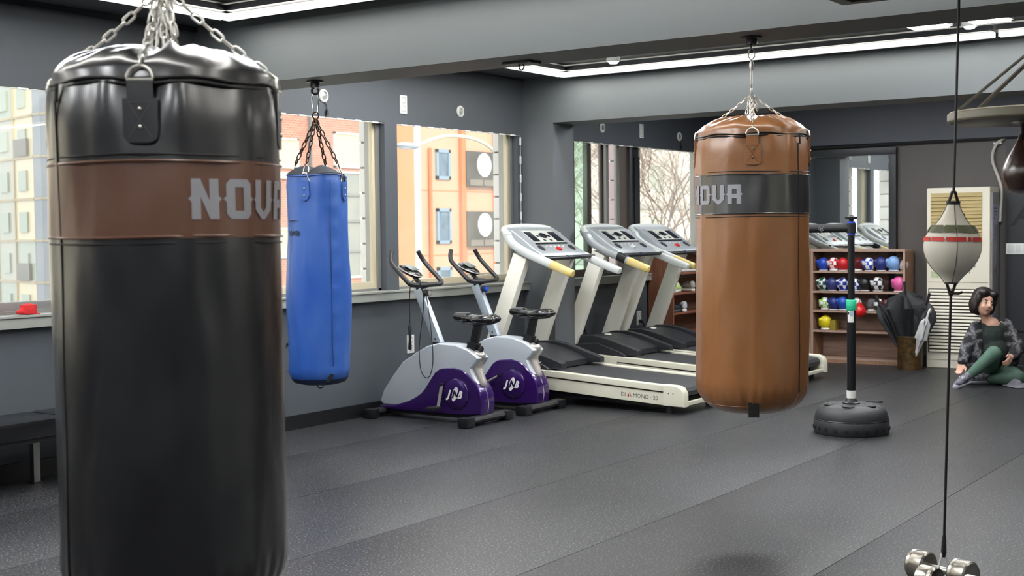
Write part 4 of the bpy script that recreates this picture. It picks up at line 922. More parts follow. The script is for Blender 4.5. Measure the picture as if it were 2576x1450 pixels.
# ------------------------------------------------------------------ umbrella stand
us = thing('umbrella_stand', 'mottled bronze cylinder umbrella stand beside the glove rack', 'umbrella stand', (13.25, 4.275, 0))
bz = mat('mottled bronze', '5a431f', .45, .35, var=(26, .9, '221c14'))
obj('tub', lt([(0, .01), (.118, .01), (.122, .0), (.125, .03), (.124, .32), (.128, .335), (.118, .338), (.114, .05), (0, .05)], 32), bz, us); obj('rim', tb([(.122*math.cos(2*math.pi*k/32), .122*math.sin(2*math.pi*k/32), .337) for k in range(32)], .005, 6, closed=True), bz, us)
umb_m = mat('black umbrella cloth', '1e1f22', .65, bump=(60, .15)); umb_m2 = mat('charcoal umbrella cloth', '2e2f33', .65)
def umbrella(x, y, lean_x, lean_y, H, rmax, m_, label, folds=8, handle='hook', hm=black_pl, flare=.8):
    t = thing('umbrella', label, 'umbrella', (x, y, .06), group='umbrellas in the bronze stand'); t.rotation_euler = (-lean_x, lean_y, 0)
    def f(r, z, a): return r*(1+.34*math.sin(a*folds+z*4)*min(1, z/.2)), z+(.05*math.sin(a*folds*.5) if z > H*flare else 0)
    pr = [(.008, 0), (.014, .05), (rmax*.35, H*.35), (rmax*.72, H*.62), (rmax, H*flare), (rmax*.85, H*.92), (rmax*.4, H*.97), (.012, H)]
    obj('cloth', lt(pr, 48, fn=f), m_, t, sharp=25); obj('shaft', tb([(0, 0, -.04), (0, 0, H+.05)], .006, 8), steel, t)
    if handle == 'hook': obj('handle', tb([(0, 0, H), (0, 0, H+.10)]+[(.028-.028*math.cos(R_(q)), 0, H+.10+.03*math.sin(R_(q))) for q in range(30, 200, 24)], .011, 8), hm, t)
    else: obj('handle', tb([(0, 0, H), (0, 0, H+.14)], [.013, .016], 10), hm, t)
    return t
umbrella(13.25, 4.29, .06, .03, .70, .175, umb_m, 'wide half-open black umbrella at the front of the stand', 6, 'rod')
umbrella(13.29, 4.25, -.22, .0, .60, .10, umb_m2, 'charcoal umbrella leaning right in the stand', 5, 'rod')
umbrella(13.27, 4.32, .42, -.05, .62, .06, umb_m, 'narrow black umbrella leaning left towards the rack', 5, 'rod')
umbrella(13.18, 4.22, -.30, -.06, .46, .05, mat('white translucent plastic', 'b9b9b9', .35), 'white umbrella with curved white handle leaning right', 5, 'hook', white_pl, .6)

# ------------------------------------------------------------------ boxing stand with weighted base
st = thing('boxing_stand', 'black boxing stand with round weighted base right of the tan bag', 'training stand', (8.93, 3.30, 0), math.atan2(3.3, 8.93)-math.pi/2)
base_m = mat('grey black plastic', '2a2b2e', .5, bump=(150, .12))
obj('base', lt([(0, .0), (.255, .0), (.262, .01), (.262, .09), (.255, .10), (.256, .112), (.247, .15), (.225, .182), (.19, .20), (.15, .207), (.09, .205), (0, .205)], 64), base_m, st)
obj('base_groove', tb([(.2575*math.cos(2*math.pi*k/64), .2575*math.sin(2*math.pi*k/64), .101) for k in range(64)], .0035, 5, closed=True), black_pl, st)
me = me_of('notch', bx(-.012, .012, -.006, .006, 0, .03, bev=.005)); me.materials.append(black_pl)
for k in range(22): a = 2*math.pi*k/22; obj('notch', me, None, st, loc=(.261*math.cos(a), .261*math.sin(a), .025), rot=(0, 0, a+math.pi/2))
for k in range(6): a = 2*math.pi*k/6+.4; obj('top_recess', lt([(0, .0), (.036, 0), (.04, .003), (.044, 0)], 20, M=Matrix.Translation((.16*math.cos(a), .16*math.sin(a), .2045))), black_pl, st)
obj('fill_cap', lt([(0, .012), (.045, .012), (.05, 0)], 24, M=Matrix.Translation((.16, .1, .203)) @ Matrix.Diagonal((1.2, .7, 1, 1))), black_pl, st)
obj('flange', lt([(.06, .203), (.06, .214), (.045, .22), (.035, .24), (.0, .24)], 28), black_pl, st)
obj('lower_pole', tb([(0, 0, .22), (0, 0, .87)], .031, 20), mat('satin black tube', '141518', .3), st); obj('upper_pole', tb([(0, 0, .87), (0, 0, 1.47)], .0235, 20), MATS['satin black tube'], st)
obj('white_band', tb([(0, 0, .245), (0, 0, .30)], .0325, 20), white_pl, st); obj('tape', tb([(0, 0, .87), (0, 0, .88), (0, 0, .94), (0, 0, .945)], [.034, .0365, .0365, .033], 16), mat('green tape', '1fae84', .5, bump=(30, .5)), st, label='turquoise green tape wrap')
obj('sticker', curved_patch([(-.022, 0), (.022, 0), (.022, .085), (-.022, .085)], .0312, -.15, .785, .0008), white_pl, st)
obj('sticker_print', curved_patch([(-.019, .055), (-.010, .055), (-.010, .075), (-.019, .075)], .0322, -.15, .785, .0005), black_pl, st); obj('sticker_print', curved_patch([(-.004, .045), (.018, .045), (.018, .078), (-.004, .078)], .0322, -.15, .785, .0005), mat('pale blue print', '9fb8cf', .6), st)
blu = mat('blue ring', '2b49c9', .35)
for z in (1.405, 1.487): obj('collar', tb([(0, 0, z), (0, 0, z+.012)], .028, 18), blu, st)
obj('hub', tb([(0, 0, 1.417), (0, 0, 1.487)], .033, 20), black_pl, st); obj('top_knob', lt([(0, 1.499), (.016, 1.499), (.016, 1.512), (.04, 1.518), (.042, 1.53), (.02, 1.536), (.012, 1.545), (0, 1.546)], 20, fn=lambda r, z, a: (r*(1+(.08*math.cos(5*a) if r > .03 else 0)), z)), black_pl, st)
obj('arm', tb([(0, 0, 1.452), (-.08, .01, 1.452), (-.62, .05, 1.452), (-.63, .05, 1.452)], [.028, .031, .031, .024], 18), mat('black foam sleeve', '1c1d1f', .7), st)
obj('arm_badge', lt([(.016, 0), (.02, 0), (.02, .0012), (.016, .0012)], 20, M=Matrix.Translation((-.205, -.014, 1.452)) @ Matrix.Rotation(R_(90), 4, 'X')), mat('grey badge print', '6b6c70', .5), st)
tx = text_bm('M', .024, off=.001, align='CENTER'); tx.transform(Matrix.Translation((-.205, -.0155, 1.443)) @ Matrix.Rotation(R_(90), 4, 'X')); obj('arm_badge', tx, MATS['grey badge print'], st, sharp=0)

# ------------------------------------------------------------------ hanging frame, double-end ball, dumbbells
fr = thing('hanging_frame', 'dark framed glossy panel hanging from the ceiling at top right', 'ceiling panel', (5.09, 1.52, 2.45))
maho = mat('dark maroon frame', '2b1c20', .4)
for a in ((-.6, .6, .56, .62), (-.6, .6, -.62, -.56), (.54, .6, -.56, .56), (-.6, -.54, -.56, .56)): obj('frame_bar', bx(*a, 0, .07, bev=.004), maho, fr)
obj('glossy_panel', bx(-.54, .54, -.56, .56, .03, .045), mat('glossy black sheet', '0b0b10', .12), fr)
for x in (-.5, .5):
    for y in (-.5, .5): obj('hanger_rod', tb([(x, y, .04), (x, y, .42)], .006, 8), steel, fr)
base = Vector((5.21, 1.545, .12)); topp = Vector((5.21, 1.545, 2.45))+Vector(r0)*.058+Vector(f0)*.0
de = thing('double_end_ball', 'white double-end punch ball with olive and red stripes on a black rope', 'punching ball', base)
ax = (topp-base).normalized(); q = ax.to_track_quat('Z', 'Y').to_matrix().to_4x4()
bc = 1.27/ax.z; pos = lambda z: ax*((z-.12)/ax.z)
canvas = mat('off-white canvas', 'd8d3c5', .7, var=(7, .6, 'c4bca8'))
cz = lambda y: 1.45+(573-y)*5.16/3275
prof = [(.018, cz(512)), (.024, cz(520)), (.034, cz(535)), (.056, cz(560)), (.086, cz(580)), (.104, cz(600)), (.110, cz(620)), (.106, cz(640)), (.092, cz(660)), (.072, cz(678)), (.05, cz(692)), (.034, cz(704)), (.026, cz(712))]
prof = [(p.x, p.y) for p in smooth([(r, z, 0) for r, z in prof], 4)]
Mc = Matrix.Translation(pos(cz(612))) @ q @ Matrix.Translation((0, 0, -cz(612))) @ Matrix.Rotation(math.atan2(1.572, 5.3)-math.pi/2, 4, 'Z')
def dewr(r, z, a): return r*(1+.02*math.cos(4*a+.6)+.012*noise.noise(Vector((math.sin(a)*3, math.cos(a)*3, z*9)))), z
obj('ball', lt(prof, 64, fn=dewr, M=Mc), canvas, de)
def pr_at(z): return max((r for r, zz in prof if abs(zz-z) < .012), default=.1)
for nm, za, zb_, col, sd in (('olive_stripe', 568, 590, '5b5d42', 1), ('red_stripe', 598, 609, 'c8322c', 5)):
    b = B(); n = 90; prev_ = None
    for k in range(n+1):
        a = 2*math.pi*k/n; jt = .5+.5*noise.noise(Vector((math.sin(a)*9, math.cos(a)*9, sd))); z1 = cz(za); z2 = cz(zb_)+(.35*jt if sd == 1 else .1*jt)*(cz(za)-cz(zb_))
        col_v = [b.verts.new((dewr(pr_at(z)+.0025, z, a)[0]*math.sin(a), -dewr(pr_at(z)+.0025, z, a)[0]*math.cos(a), z)) for z in (z1, z1*.66+z2*.34, z1*.33+z2*.67, z2)]
        if prev_ and (k*7+sd) % 19 not in (0, 1): 
            for i in range(3): b.faces.new((prev_[i], col_v[i], col_v[i+1], prev_[i+1]))
        prev_ = col_v
    b.transform(Mc); obj(nm, b, mat('stripe '+col, col, .6, var=(30, .5, col)), de)
for k in range(4):
    a = k*math.pi/2-.45; obj('seam', tb([Mc @ Vector((dewr(r+.0012, z, a)[0]*math.sin(a), -dewr(r+.0012, z, a)[0]*math.cos(a), z)) for r, z in prof], .0016, 5), mat('grey stitching', '5b574e', .7), de)
for (z, a) in ((cz(540), .7), (cz(552), .8), (cz(562), .9), (cz(670), .75), (cz(686), .8)): obj('eyelet', lt([(0, 0), (.004, .001), (.005, 0)], 10, M=Mc @ Matrix.Translation((pr_at(z)*1.01*math.sin(a), -pr_at(z)*1.01*math.cos(a), z)) @ Matrix.Rotation(a, 4, 'Z') @ Matrix.Rotation(R_(90), 4, 'X')), black_pl, de)
blk_c = mat('black nylon', '121214', .6)
for z0_, z1_, sg in ((512, 484, 1), (712, 738, -1)):
    obj('collar', lt([(.0, cz(z0_)-.006), (.026, cz(z0_)-.006), (.027, cz(z0_)+.006), (0, cz(z0_)+.006)], 18, M=Mc), blk_c, de)
    P = [(-.022, 0, cz(z0_)), (-.006, 0, cz(z1_)), (.006, 0, cz(z1_)), (.022, 0, cz(z0_))]; obj('loop_strap', tb([Mc @ Vector(p) for p in P], .0058, 6), blk_c, de)
obj('rope', tb([pos(z) for z in (cz(484)-.004, 1.7, 2.1, 2.45)], .0055, 8), rope_m, de); obj('rope', tb([pos(z) for z in (cz(738)+.004, .9, .6, .16)], .0055, 8), rope_m, de)
obj('knot', tb([pos(z) for z in (cz(746), cz(742), cz(736), cz(732))], [.005, .011, .011, .005], 8), blk_c, de); obj('knot_tail', tb([pos(cz(740)), pos(cz(741))+Vector(r0)*.03, pos(cz(736))+Vector(r0)*.045], .005, 6), blk_c, de)
obj('knot', tb([pos(z) for z in (.13, .15, .20, .22)], [.006, .011, .009, .006], 8), blk_c, de)
obj('tie_cord', tb(smooth([pos(.165)+Vector((0, .004, 0)), pos(.10)+Vector((-.012, .012, 0)), pos(.065)+Vector((-.02, .012, 0)), pos(.05)+Vector((.0, -.01, 0)), pos(.10)+Vector((.01, -.012, 0)), pos(.165)], 5), .004, 6), mat('white cord', 'cfcdc8', .6), de)
def dumbbell(c, d, r1, l1, span, label, tilt=0):
    t = thing('dumbbell', label, 'dumbbell', c, group='steel dumbbells anchoring the rope'); d = Vector(d).normalized(); M0 = d.to_track_quat('Z', 'Y').to_matrix().to_4x4()
    obj('handle', tb([-d*span/2, d*span/2], .015, 12), steel, t)
    for s in (-1, 1):
        b = B(); lathe(b, [(0, 0), (r1*.9, 0), (r1, .006), (r1, l1*.72), (r1*.985, l1*.74), (r1, l1*.76), (r1, l1-.006), (r1*.92, l1), (r1*.5, l1-.012), (0, l1-.012)], 36); b.transform(Matrix.Translation(d*s*span/2-(d*l1/2)) @ M0); obj('weight', b, mat('worn steel', 'b0ada6', .3, 1.0, bump=(25, .15), var=(12, .5, '8a8378')), t)
    return t
dumbbell((5.27, 1.57, .0615), (.30, .85, 0), .061, .080, .20, 'steel dumbbell farther back at the rope foot')
dumbbell((5.09, 1.48, .056), (-.25, -.85, 0), .055, .075, .20, 'steel dumbbell in front at the rope foot')

# ------------------------------------------------------------------ speed bag on its platform
sp = thing('speed_bag_platform', 'round pale wooden speed bag platform with flat steel struts', 'speed bag platform', (5.877, 1.407, 1.93))
ply = mat('worn pale ply edge', '7d7663', .55, var=(18, .5, '6b6452')); und = mat('scuffed dark underside', '3a3734', .4, var=(4, .8, '7d776e'))
obj('board', lt([(0, -.028), (.302, -.028), (.31, -.022), (.31, .012), (.302, .018), (0, .018)], 72), ply, sp); obj('underside', lt([(0, -.0295), (.296, -.0295), (.30, -.028)], 64), und, sp); obj('edge_band', lt([(.312, -.018), (.3125, -.018), (.3125, .008), (.312, .008)], 72), mat('pale tape', '8b8678', .5), sp)
for (x, y) in ((-.16, .24), (.02, .22), (-.1, -.25)):
    p0 = Vector((x, y, .015)); p1 = Vector((.24, -.28+.1*y, .52)); d = p1-p0; b = bx(-.022, .022, -.003, .003, 0, d.length); b.transform(Matrix.Translation(p0) @ d.to_track_quat('Z', 'X').to_matrix().to_4x4() @ Matrix.Rotation(R_(70), 4, 'Z')); obj('strut', b, mat('pale steel strut', '706d66', .45, .3), sp)
obj('mount_plate', bx(.22, .40, -.42, -.16, .505, .52), dark_trim, sp)
obj('swivel_plate', lt([(0, -.03), (.05, -.03), (.05, -.036), (.02, -.042), (0, -.042)], 24), steel, sp); obj('swivel', tb([(0, 0, -.04), (0, 0, -.09)], [.014, .010], 12), black_pl, sp)
sb = thing('speed_bag', 'brown leather speed bag hanging below the round platform', 'speed bag', (5.877, 1.407, 1.59))
obj('bag', lt([(0, 0), (.03, .003), (.062, .022), (.084, .06), (.088, .09), (.082, .12), (.064, .16), (.042, .20), (.026, .23), (.02, .245), (.018, .255), (0, .256)], 48), leather('dark brown leather', '301c14', .3), sb)
for k in range(4): a = k*math.pi/2+.35; obj('seam', tb([(r*1.008*math.cos(a), r*1.008*math.sin(a), z) for r, z in ((.03, .003), (.062, .022), (.084, .06), (.088, .09), (.082, .12), (.064, .16), (.042, .20), (.026, .23))], .002, 5), mat('tan stitching', '8d6a48', .6), sb)
obj('neck_loop', tb([(0, 0, .25), (0, 0, .29)], [.012, .009], 10), black_pl, sb)

# ------------------------------------------------------------------ bench, hand wrap
bn = thing('padded_bench', 'black padded bench with steel legs under the left window', 'bench', (4.3, 6.62, 0))
bl = mat('black bench vinyl', '121316', .22, spec=.6)
for k in range(3): obj('seat_pad', sh(bx(-.395, .395, -.20, .20, 0, .105, bev=.025), (-.80+.80*k, 0, .31)), bl, bn)
obj('seat_frame', bx(-1.2, 1.2, -.18, .18, .285, .315), black_pl, bn)
for x in (-1.0, .36, 1.0): 
    for y in (.09,): obj('leg', bx(x-.022, x+.022, y-.02, y+.02, 0, .29, bev=.003), steel, bn)
    obj('foot_pad', bx(x-.03, x+.03, .06, .12, 0, .008), rub, bn)
obj('wall_cleat', bx(-1.2, 1.2, .19, .21, .22, .29), steel, bn)
hw = thing('hand_wrap', 'crumpled red hand wrap roll on the left window sill', 'hand wrap', (4.715, 6.845, .99))
b = B(); ell(b, (.02, 0, .034), (.042, .035, .036)); cap(b, (-.045, 0, .018), (.03, 0, .03), .015, .03); box(b, -.02, .06, -.03, .03, .002, .062)
for v in b.verts: v.co.z = max(v.co.z, .0)
obj('roll', fuse('roll', b, .006, 4), mat('red cloth', 'c01f22', .8, bump=(50, .4)), hw); obj('loose_end', sh(bx(-.015, .03, -.02, .02, 0, .006, bev=.002), (.055, -.01, 0)), MATS['red cloth'], hw)
# loose wire on the wall by the blue bag
t = thing('wall_wire', 'thin black wire loop on the wall left of the blue bag', 'wire', (6.95, 6.86, .5)); obj('wire', tb(smooth([(-.02, .0, .14), (.06, -.01, .12), (.10, -.012, .02), (.05, -.01, -.04), (-.03, 0, -.05)], 6), .003, 5), rope_m, t); obj('staple', bx(-.03, -.01, -.004, .006, .13, .15), black_pl, t)

# ------------------------------------------------------------------ black folding chair, towel
ch = thing('folding_chair', 'black metal folding chair behind the seated person', 'chair', (13.25, 2.98, 0), -.25)
cm_ = mat('black metal tube', '101114', .35)
obj('back_frame', tb(smooth([(.0, .20, .0), (.10, .20, .42), (.12, .20, .74), (.12, .15, .78), (.12, -.15, .78), (.12, -.20, .74), (.10, -.20, .42), (0, -.20, 0)], 5), .012, 8), cm_, ch)
obj('back_rail', tb([(.115, .2, .68), (.115, -.2, .68)], .009, 8), cm_, ch); obj('seat', bx(-.28, .10, -.19, .19, .43, .46, bev=.01), cm_, ch)
for y in (-.18, .18): obj('leg', tb([(.10, y, .43), (-.28, y, .0)], .011, 8), cm_, ch)
obj('stretcher', tb([(-.2, -.18, .1), (-.2, .18, .1)], .008, 8), cm_, ch)
tw = thing('towel', 'pale grey crumpled towel on the floor by the kneeling leg', 'towel', (12.30, 2.98, 0))
def sheet(nx, ny, sx, sy, h, sd):
    b = B(); G = []
    for i in range(nx):
        G.append([])
        for j in range(ny):
            x = (i/(nx-1)-.5)*sx; y = (j/(ny-1)-.5)*sy; e_ = min(i, nx-1-i, j, ny-1-j)/4
            z = .006+h*min(1, e_)*abs(noise.noise(Vector((x*9+sd, y*9, sd))))**.7*1.6
            G[-1].append(b.verts.new((x+.02*noise.noise(Vector((y*7, sd, 0))), y+.02*noise.noise(Vector((x*7, sd, 3))), z)))
    for i in range(nx-1):
        for j in range(ny-1): b.faces.new((G[i][j], G[i+1][j], G[i+1][j+1], G[i][j+1]))
    r = bmesh.ops.solidify(b, geom=b.faces[:], thickness=.004); return b
o = obj('cloth', sheet(22, 30, .26, .42, .075, 4.2), mat('pale grey terry', '8f8f98', .9, bump=(120, .4)), tw, rot=(0, 0, R_(-50))); obj('hem', tb([(.11, -.18, .008), (.0, -.17, .014), (-.1, -.19, .008)], .004, 5), mat('terry hem', 'a3a3ab', .9), tw, rot=(0, 0, R_(-50)))

# ------------------------------------------------------------------ seated person (local x = image right, y = away from the camera)
pe = thing('person', 'person in plaid jacket and green trousers sitting on the floor by the air conditioner', 'person', (12.345, 3.23, 0), R_(-55.1))
skin = mat('skin', 'cfa18c', .5); skin_d = mat('skin lips', '8a4a44', .5); hair_m = mat('dark brown hair', '1d1513', .45, bump=(60, .5, (1, 1, .2)))
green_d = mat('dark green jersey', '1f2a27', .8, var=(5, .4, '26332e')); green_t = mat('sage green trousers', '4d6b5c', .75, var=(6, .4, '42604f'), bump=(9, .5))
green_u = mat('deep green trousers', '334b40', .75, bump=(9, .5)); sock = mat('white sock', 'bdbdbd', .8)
Mp = mat('plaid cloth', '2a2a2e', .9); nt = Mp.node_tree; L = nt.links.new
tc = nd(nt, 'ShaderNodeTexCoord'); mp = nd(nt, 'ShaderNodeMapping'); mp.inputs['Rotation'].default_value = (0, .25, .2); L(tc.outputs['Object'], mp.inputs[0])
w1 = nd(nt, 'ShaderNodeTexWave', Scale=2.6, Distortion=2.5); w1.bands_direction = 'X'; w2 = nd(nt, 'ShaderNodeTexWave', Scale=3.4, Distortion=2.0); w2.bands_direction = 'Z'
n3 = nd(nt, 'ShaderNodeTexNoise', Scale=55.0, Detail=3.0)
for w in (w1, w2, n3): L(mp.outputs[0], w.inputs['Vector'])
ad = nd(nt, 'ShaderNodeMath', _operation='MAXIMUM'); L(w1.outputs['Fac'], ad.inputs[0]); L(w2.outputs['Fac'], ad.inputs[1])
a2 = nd(nt, 'ShaderNodeMath', _operation='MULTIPLY'); L(ad.outputs[0], a2.inputs[0]); L(n3.outputs[0], a2.inputs[1])
cr = nd(nt, 'ShaderNodeValToRGB'); cr.color_ramp.elements[0].color = lin('1c1c20'); cr.color_ramp.elements[1].color = lin('77757a'); cr.color_ramp.elements[0].position = .28; cr.color_ramp.elements[1].position = .62
L(a2.outputs[0], cr.inputs[0]); L(cr.outputs[0], nt.nodes['Principled BSDF'].inputs[0])
hc = Vector((-.075, -.02, .745))                     # head centre
Hm = Matrix.Translation(hc) @ Matrix.Rotation(R_(13), 4, 'Y') @ Matrix.Rotation(R_(9), 4, 'Z') @ Matrix.Rotation(R_(-4), 4, 'X')
# body: head, neck, trunk, arms and hands, legs: one continuous surface
b = B()
def el(c, r, M=None):
    ell(b, (0, 0, 0), r, 18, 12, M=(M or Matrix()) @ Matrix.Translation(c))
el((0, .012, .03), (.078, .096, .10), Hm); el((0, -.03, -.03), (.066, .066, .082), Hm); el((0, -.06, -.085), (.030, .024, .022), Hm); el((0, -.102, -.022), (.013, .017, .017), Hm); el((0, -.093, .0), (.008, .016, .028), Hm)
for s in (-1, 1): el((s*.079, .01, -.012), (.012, .02, .032), Hm); el((s*.036, -.066, -.035), (.024, .022, .024), Hm)
nk = Vector((-.03, .015, .58))
cap(b, Hm @ Vector((0, .02, -.05)), nk, .043, .05); cap(b, nk, (.0, .03, .53), .055, .09)
cap(b, (.0, .04, .46), (.03, .07, .17), .115, .125); cap(b, (-.10, .03, .51), (.115, .04, .525), .06, .06)
sL, eL, hL = Vector((-.145, .02, .515)), Vector((-.235, -.03, .345)), Vector((-.318, -.13, .20))
sR, eR, hR = Vector((.165, .03, .53)), Vector((.235, -.03, .33)), Vector((.12, -.165, .262))
for s_, e_, h_ in ((sL, eL, hL), (sR, eR, hR)): cap(b, s_, e_, .046, .038); cap(b, e_, h_, .036, .024)
def hand(w, d, side, curl):
    """palm then five fingers; d pointing direction, side = thumb direction"""
    d = Vector(d).normalized(); sd = Vector(side); sd = (sd-d*sd.dot(d)).normalized(); nrm = d.cross(sd)
    for k in range(4): cap(b, w+sd*(.018-.012*k), w+d*.055+sd*(.024-.015*k), .015, .0135, 8)
    for k, ln in enumerate((.052, .06, .055, .043)):
        p = w+d*.06+sd*(.026-.017*k); q_ = p+d*ln*.5+nrm*curl*.2*ln; r_ = q_+d*ln*.35+nrm*curl*ln*.7
        cap(b, p, q_, .0088, .008, 8); cap(b, q_, r_, .008, .0068, 8)
    p = w+d*.012+sd*.026; q_ = p+sd*.026+d*.022; cap(b, p, q_, .011, .0095, 8); cap(b, q_, q_+d*.03+sd*.004+nrm*curl*.008, .0092, .0075, 8)
hand(hL, (-.35, -.25, -.85), (.8, -.6, .1), .8); hand(hR, (-.55, -.55, -.55), (-.3, -.2, .9), .7)
hipL, kL, aL = Vector((-.02, .03, .14)), Vector((-.065, -.24, .305)), Vector((-.275, -.235, .115))
hipR, kR, aR = Vector((.11, .04, .13)), Vector((.165, -.22, .075)), Vector((-.03, -.10, .055))
for h_, k_, a_ in ((hipL, kL, aL), (hipR, kR, aR)): cap(b, h_, k_, .072, .055); cap(b, k_, a_, .052, .033)
obj('body', fuse('body', b, .0068, 3), skin, pe, label='face and hands')
# clothes
b = B(); cap(b, (.0, .03, .45), (.035, .065, .18), .127, .14); cap(b, (-.08, .025, .50), (.09, .035, .51), .07, .07); cap(b, (-.012, .02, .53), (-.02, .015, .555), .072, .058); ell(b, (.02, -.03, .30), (.115, .09, .14))
obj('shirt', fuse('shirt', b, .009, 4), green_d, pe, label='dark green jersey')
b = B(); cap(b, sL+Vector((.02, .01, .0)), eL, .068, .062); cap(b, eL, hL+Vector((.01, .01, .02)), .062, .044); cap(b, sR+Vector((-.02, .01, .0)), eR, .070, .066); cap(b, eR, hR+(eR-hR)*.22, .064, .046)
cap(b, (-.125, .02, .50), (-.155, -.02, .24), .066, .062); cap(b, (-.155, -.02, .26), (-.20, -.02, .15), .062, .05); cap(b, (.14, .03, .50), (.19, .04, .22), .075, .085); cap(b, (.02, .10, .48), (.04, .14, .15), .115, .13); cap(b, (-.08, .03, .555), (-.035, .055, .575), .03, .035); cap(b, (.06, .03, .565), (.02, .06, .58), .035, .035)
obj('jacket', fuse('jacket', b, .009, 4), Mp, pe, label='open black and grey plaid jacket')
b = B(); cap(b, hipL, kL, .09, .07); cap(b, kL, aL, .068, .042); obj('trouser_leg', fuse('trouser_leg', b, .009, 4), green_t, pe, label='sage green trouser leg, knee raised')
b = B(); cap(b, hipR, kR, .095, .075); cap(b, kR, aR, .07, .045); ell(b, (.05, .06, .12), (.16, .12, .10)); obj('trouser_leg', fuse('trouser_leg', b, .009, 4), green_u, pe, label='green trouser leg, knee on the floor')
obj('sock', tb([aL+Vector((.01, 0, .005)), aL+Vector((-.035, .0, -.03))], .036, 12), sock, pe)
def pshoe(c, d, m_, upv=(0, 0, 1)):
    d = Vector(d).normalized(); c = Vector(c); b = B(); cap(b, c-d*.06+Vector((0, 0, .01)), c+d*.03, .04, .038); cap(b, c+d*.03, c+d*.10+Vector((0, 0, -.008)), .038, .03); u = obj('shoe', fuse('shoe', b, .008, 3), m_, pe, label='black and white patterned shoe')
    b = B(); cap(b, c-d*.065+Vector((0, 0, -.027)), c+d*.11+Vector((0, 0, -.03)), .038, .032)
    for v in b.verts: v.co.z = min(v.co.z, c.z-.024)
    obj('shoe_sole', fuse('shoe_sole', b, .007, 2), mat('pale grey sole', '9b9ba6', .6), u)
    for k in range(3): obj('lace', tb([c+d*(.0+.02*k)+Vector((d.y*s, -d.x*s, .034)) for s in (-.022, 0, .022)], .004, 5), white_trim, u)
shm = mat('patterned shoe cloth', '2c2c36', .6, var=(38, .95, '9a9aa6'))
pshoe((-.345, -.27, .075), (-.75, -.45, -.25), shm); pshoe((-.11, -.03, .06), (-.9, -.1, .0), shm)
# hair and face details
b = B()
def he(c, r): ell(b, (0, 0, 0), r, 18, 12, M=Hm @ Matrix.Translation(c))
he((0, .035, .06), (.102, .112, .098)); he((0, .06, -.01), (.112, .085, .105)); he((-.088, .012, -.02), (.038, .06, .095)); he((.085, .02, -.015), (.034, .055, .085)); he((-.05, -.055, .088), (.05, .035, .038)); he((.05, -.05, .09), (.048, .035, .036)); he((-.082, -.035, .03), (.028, .03, .06)); he((.083, -.028, .035), (.024, .03, .055))
obj('hair', fuse('hair', b, .008, 4), hair_m, pe, label='chin-length dark brown hair')
eye_w = mat('eye white', 'b5aca5', .3); eye_d = mat('dark iris', '1a1210', .2)
def fd(name, c, r, m_): b = B(); ell(b, (0, 0, 0), r, 12, 8); b.transform(Hm @ Matrix.Translation(c)); return obj(name, b, m_, pe)
for s in (-1, 1):
    fd('eye', (s*.031, -.0815, .005), (.0125, .011, .0055), eye_w); fd('iris', (s*.031, -.0905, .005), (.0066, .0055, .0062), eye_d); fd('eyebrow', (s*.032, -.084, .028), (.019, .010, .004), hair_m)
fd('mouth', (0, -.083, -.062), (.021, .012, .0075), skin_d)
obj('neck_print', tb([Vector((.015, -.125, .40)), Vector((.035, -.125, .375)), Vector((.04, -.128, .34))], .003, 5), mat('faint jersey print', '4b4a40', .7), pe)

# ------------------------------------------------------------------ outside: street, buildings, lamp, trees
struct('street', bx(-30, 110, WO+.6, 90, -4.7, -4.5), mat('asphalt', '8b8a88', .8, var=(.4, .4, '9c9a96')))
tile_w = mat('white facing tile', 'efeeea', .45, var=(25, .4, 'e2e2e0')); tile_p = mat('pinkish facing tile', 'd9bfc6', .5, var=(25, .4, 'cbb0b6')); joint = mat('dark joint', '4a4c50', .8)
def pilaster(x0, x1, m_, label):
    t = thing('tiled_pilaster', label, 'pilaster', ((x0+x1)/2, 7.24, -1.5)); w = (x1-x0)/2
    obj('core', bx(-w+.008, w-.008, -.10, .10, 0, 5.0), joint, t); me = me_of('tile', bx(-w, w, -.115, .115, .008, .205, bev=.006)); me.materials.append(m_)
    for i in range(23): obj('tile', me, None, t, loc=(0, 0, .213*i+.10))
pilaster(8.313, 8.50, tile_w, 'white tiled pilaster outside, left of the dark window post'); pilaster(10.246, 10.44, tile_w, 'white tiled pilaster outside, left of the column')
pilaster(12.431, 12.60, tile_p, 'pinkish tiled pilaster outside, right of the green pane'); pilaster(14.367, 14.55, tile_w, 'white tiled pilaster outside, just left of the tan bag'); pilaster(6.3, 6.45, tile_w, 'white tiled pilaster outside behind the black bag')
t = thing('peach_post', 'peach painted post outside between pink tiles and dark pipe', 'post', (12.74, 7.30, -4.5)); peach = mat('peach painted render', 'e3b48e', .6, var=(9, .5, 'c98f66'))
obj('shaft', bx(-.08, .08, -.05, .05, 0, 7.5), peach, t); obj('edge_strip', bx(.085, .10, -.10, .04, 0, 7.5), brown_fr, t)
def facade_window(t, x0, x1, z0, z1, y, fm, gm, w=.07, mull=1, name='window'):
    f = B(); box(f, x0, x1, y-.06, y+.02, z0, z0+w); box(f, x0, x1, y-.06, y+.02, z1-w, z1); box(f, x0, x0+w, y-.06, y+.02, z0, z1); box(f, x1-w, x1, y-.06, y+.02, z0, z1)
    for k in range(1, mull): xm = x0+(x1-x0)*k/mull; box(f, xm-w*.3, xm+w*.3, y-.05, y+.02, z0, z1)
    o = obj(name, rel(f, t), fm, t); obj('pane', rel(bx(x0+w*.5, x1-w*.5, y-.025, y-.01, z0+w*.5, z1-w*.5), t), gm, o)
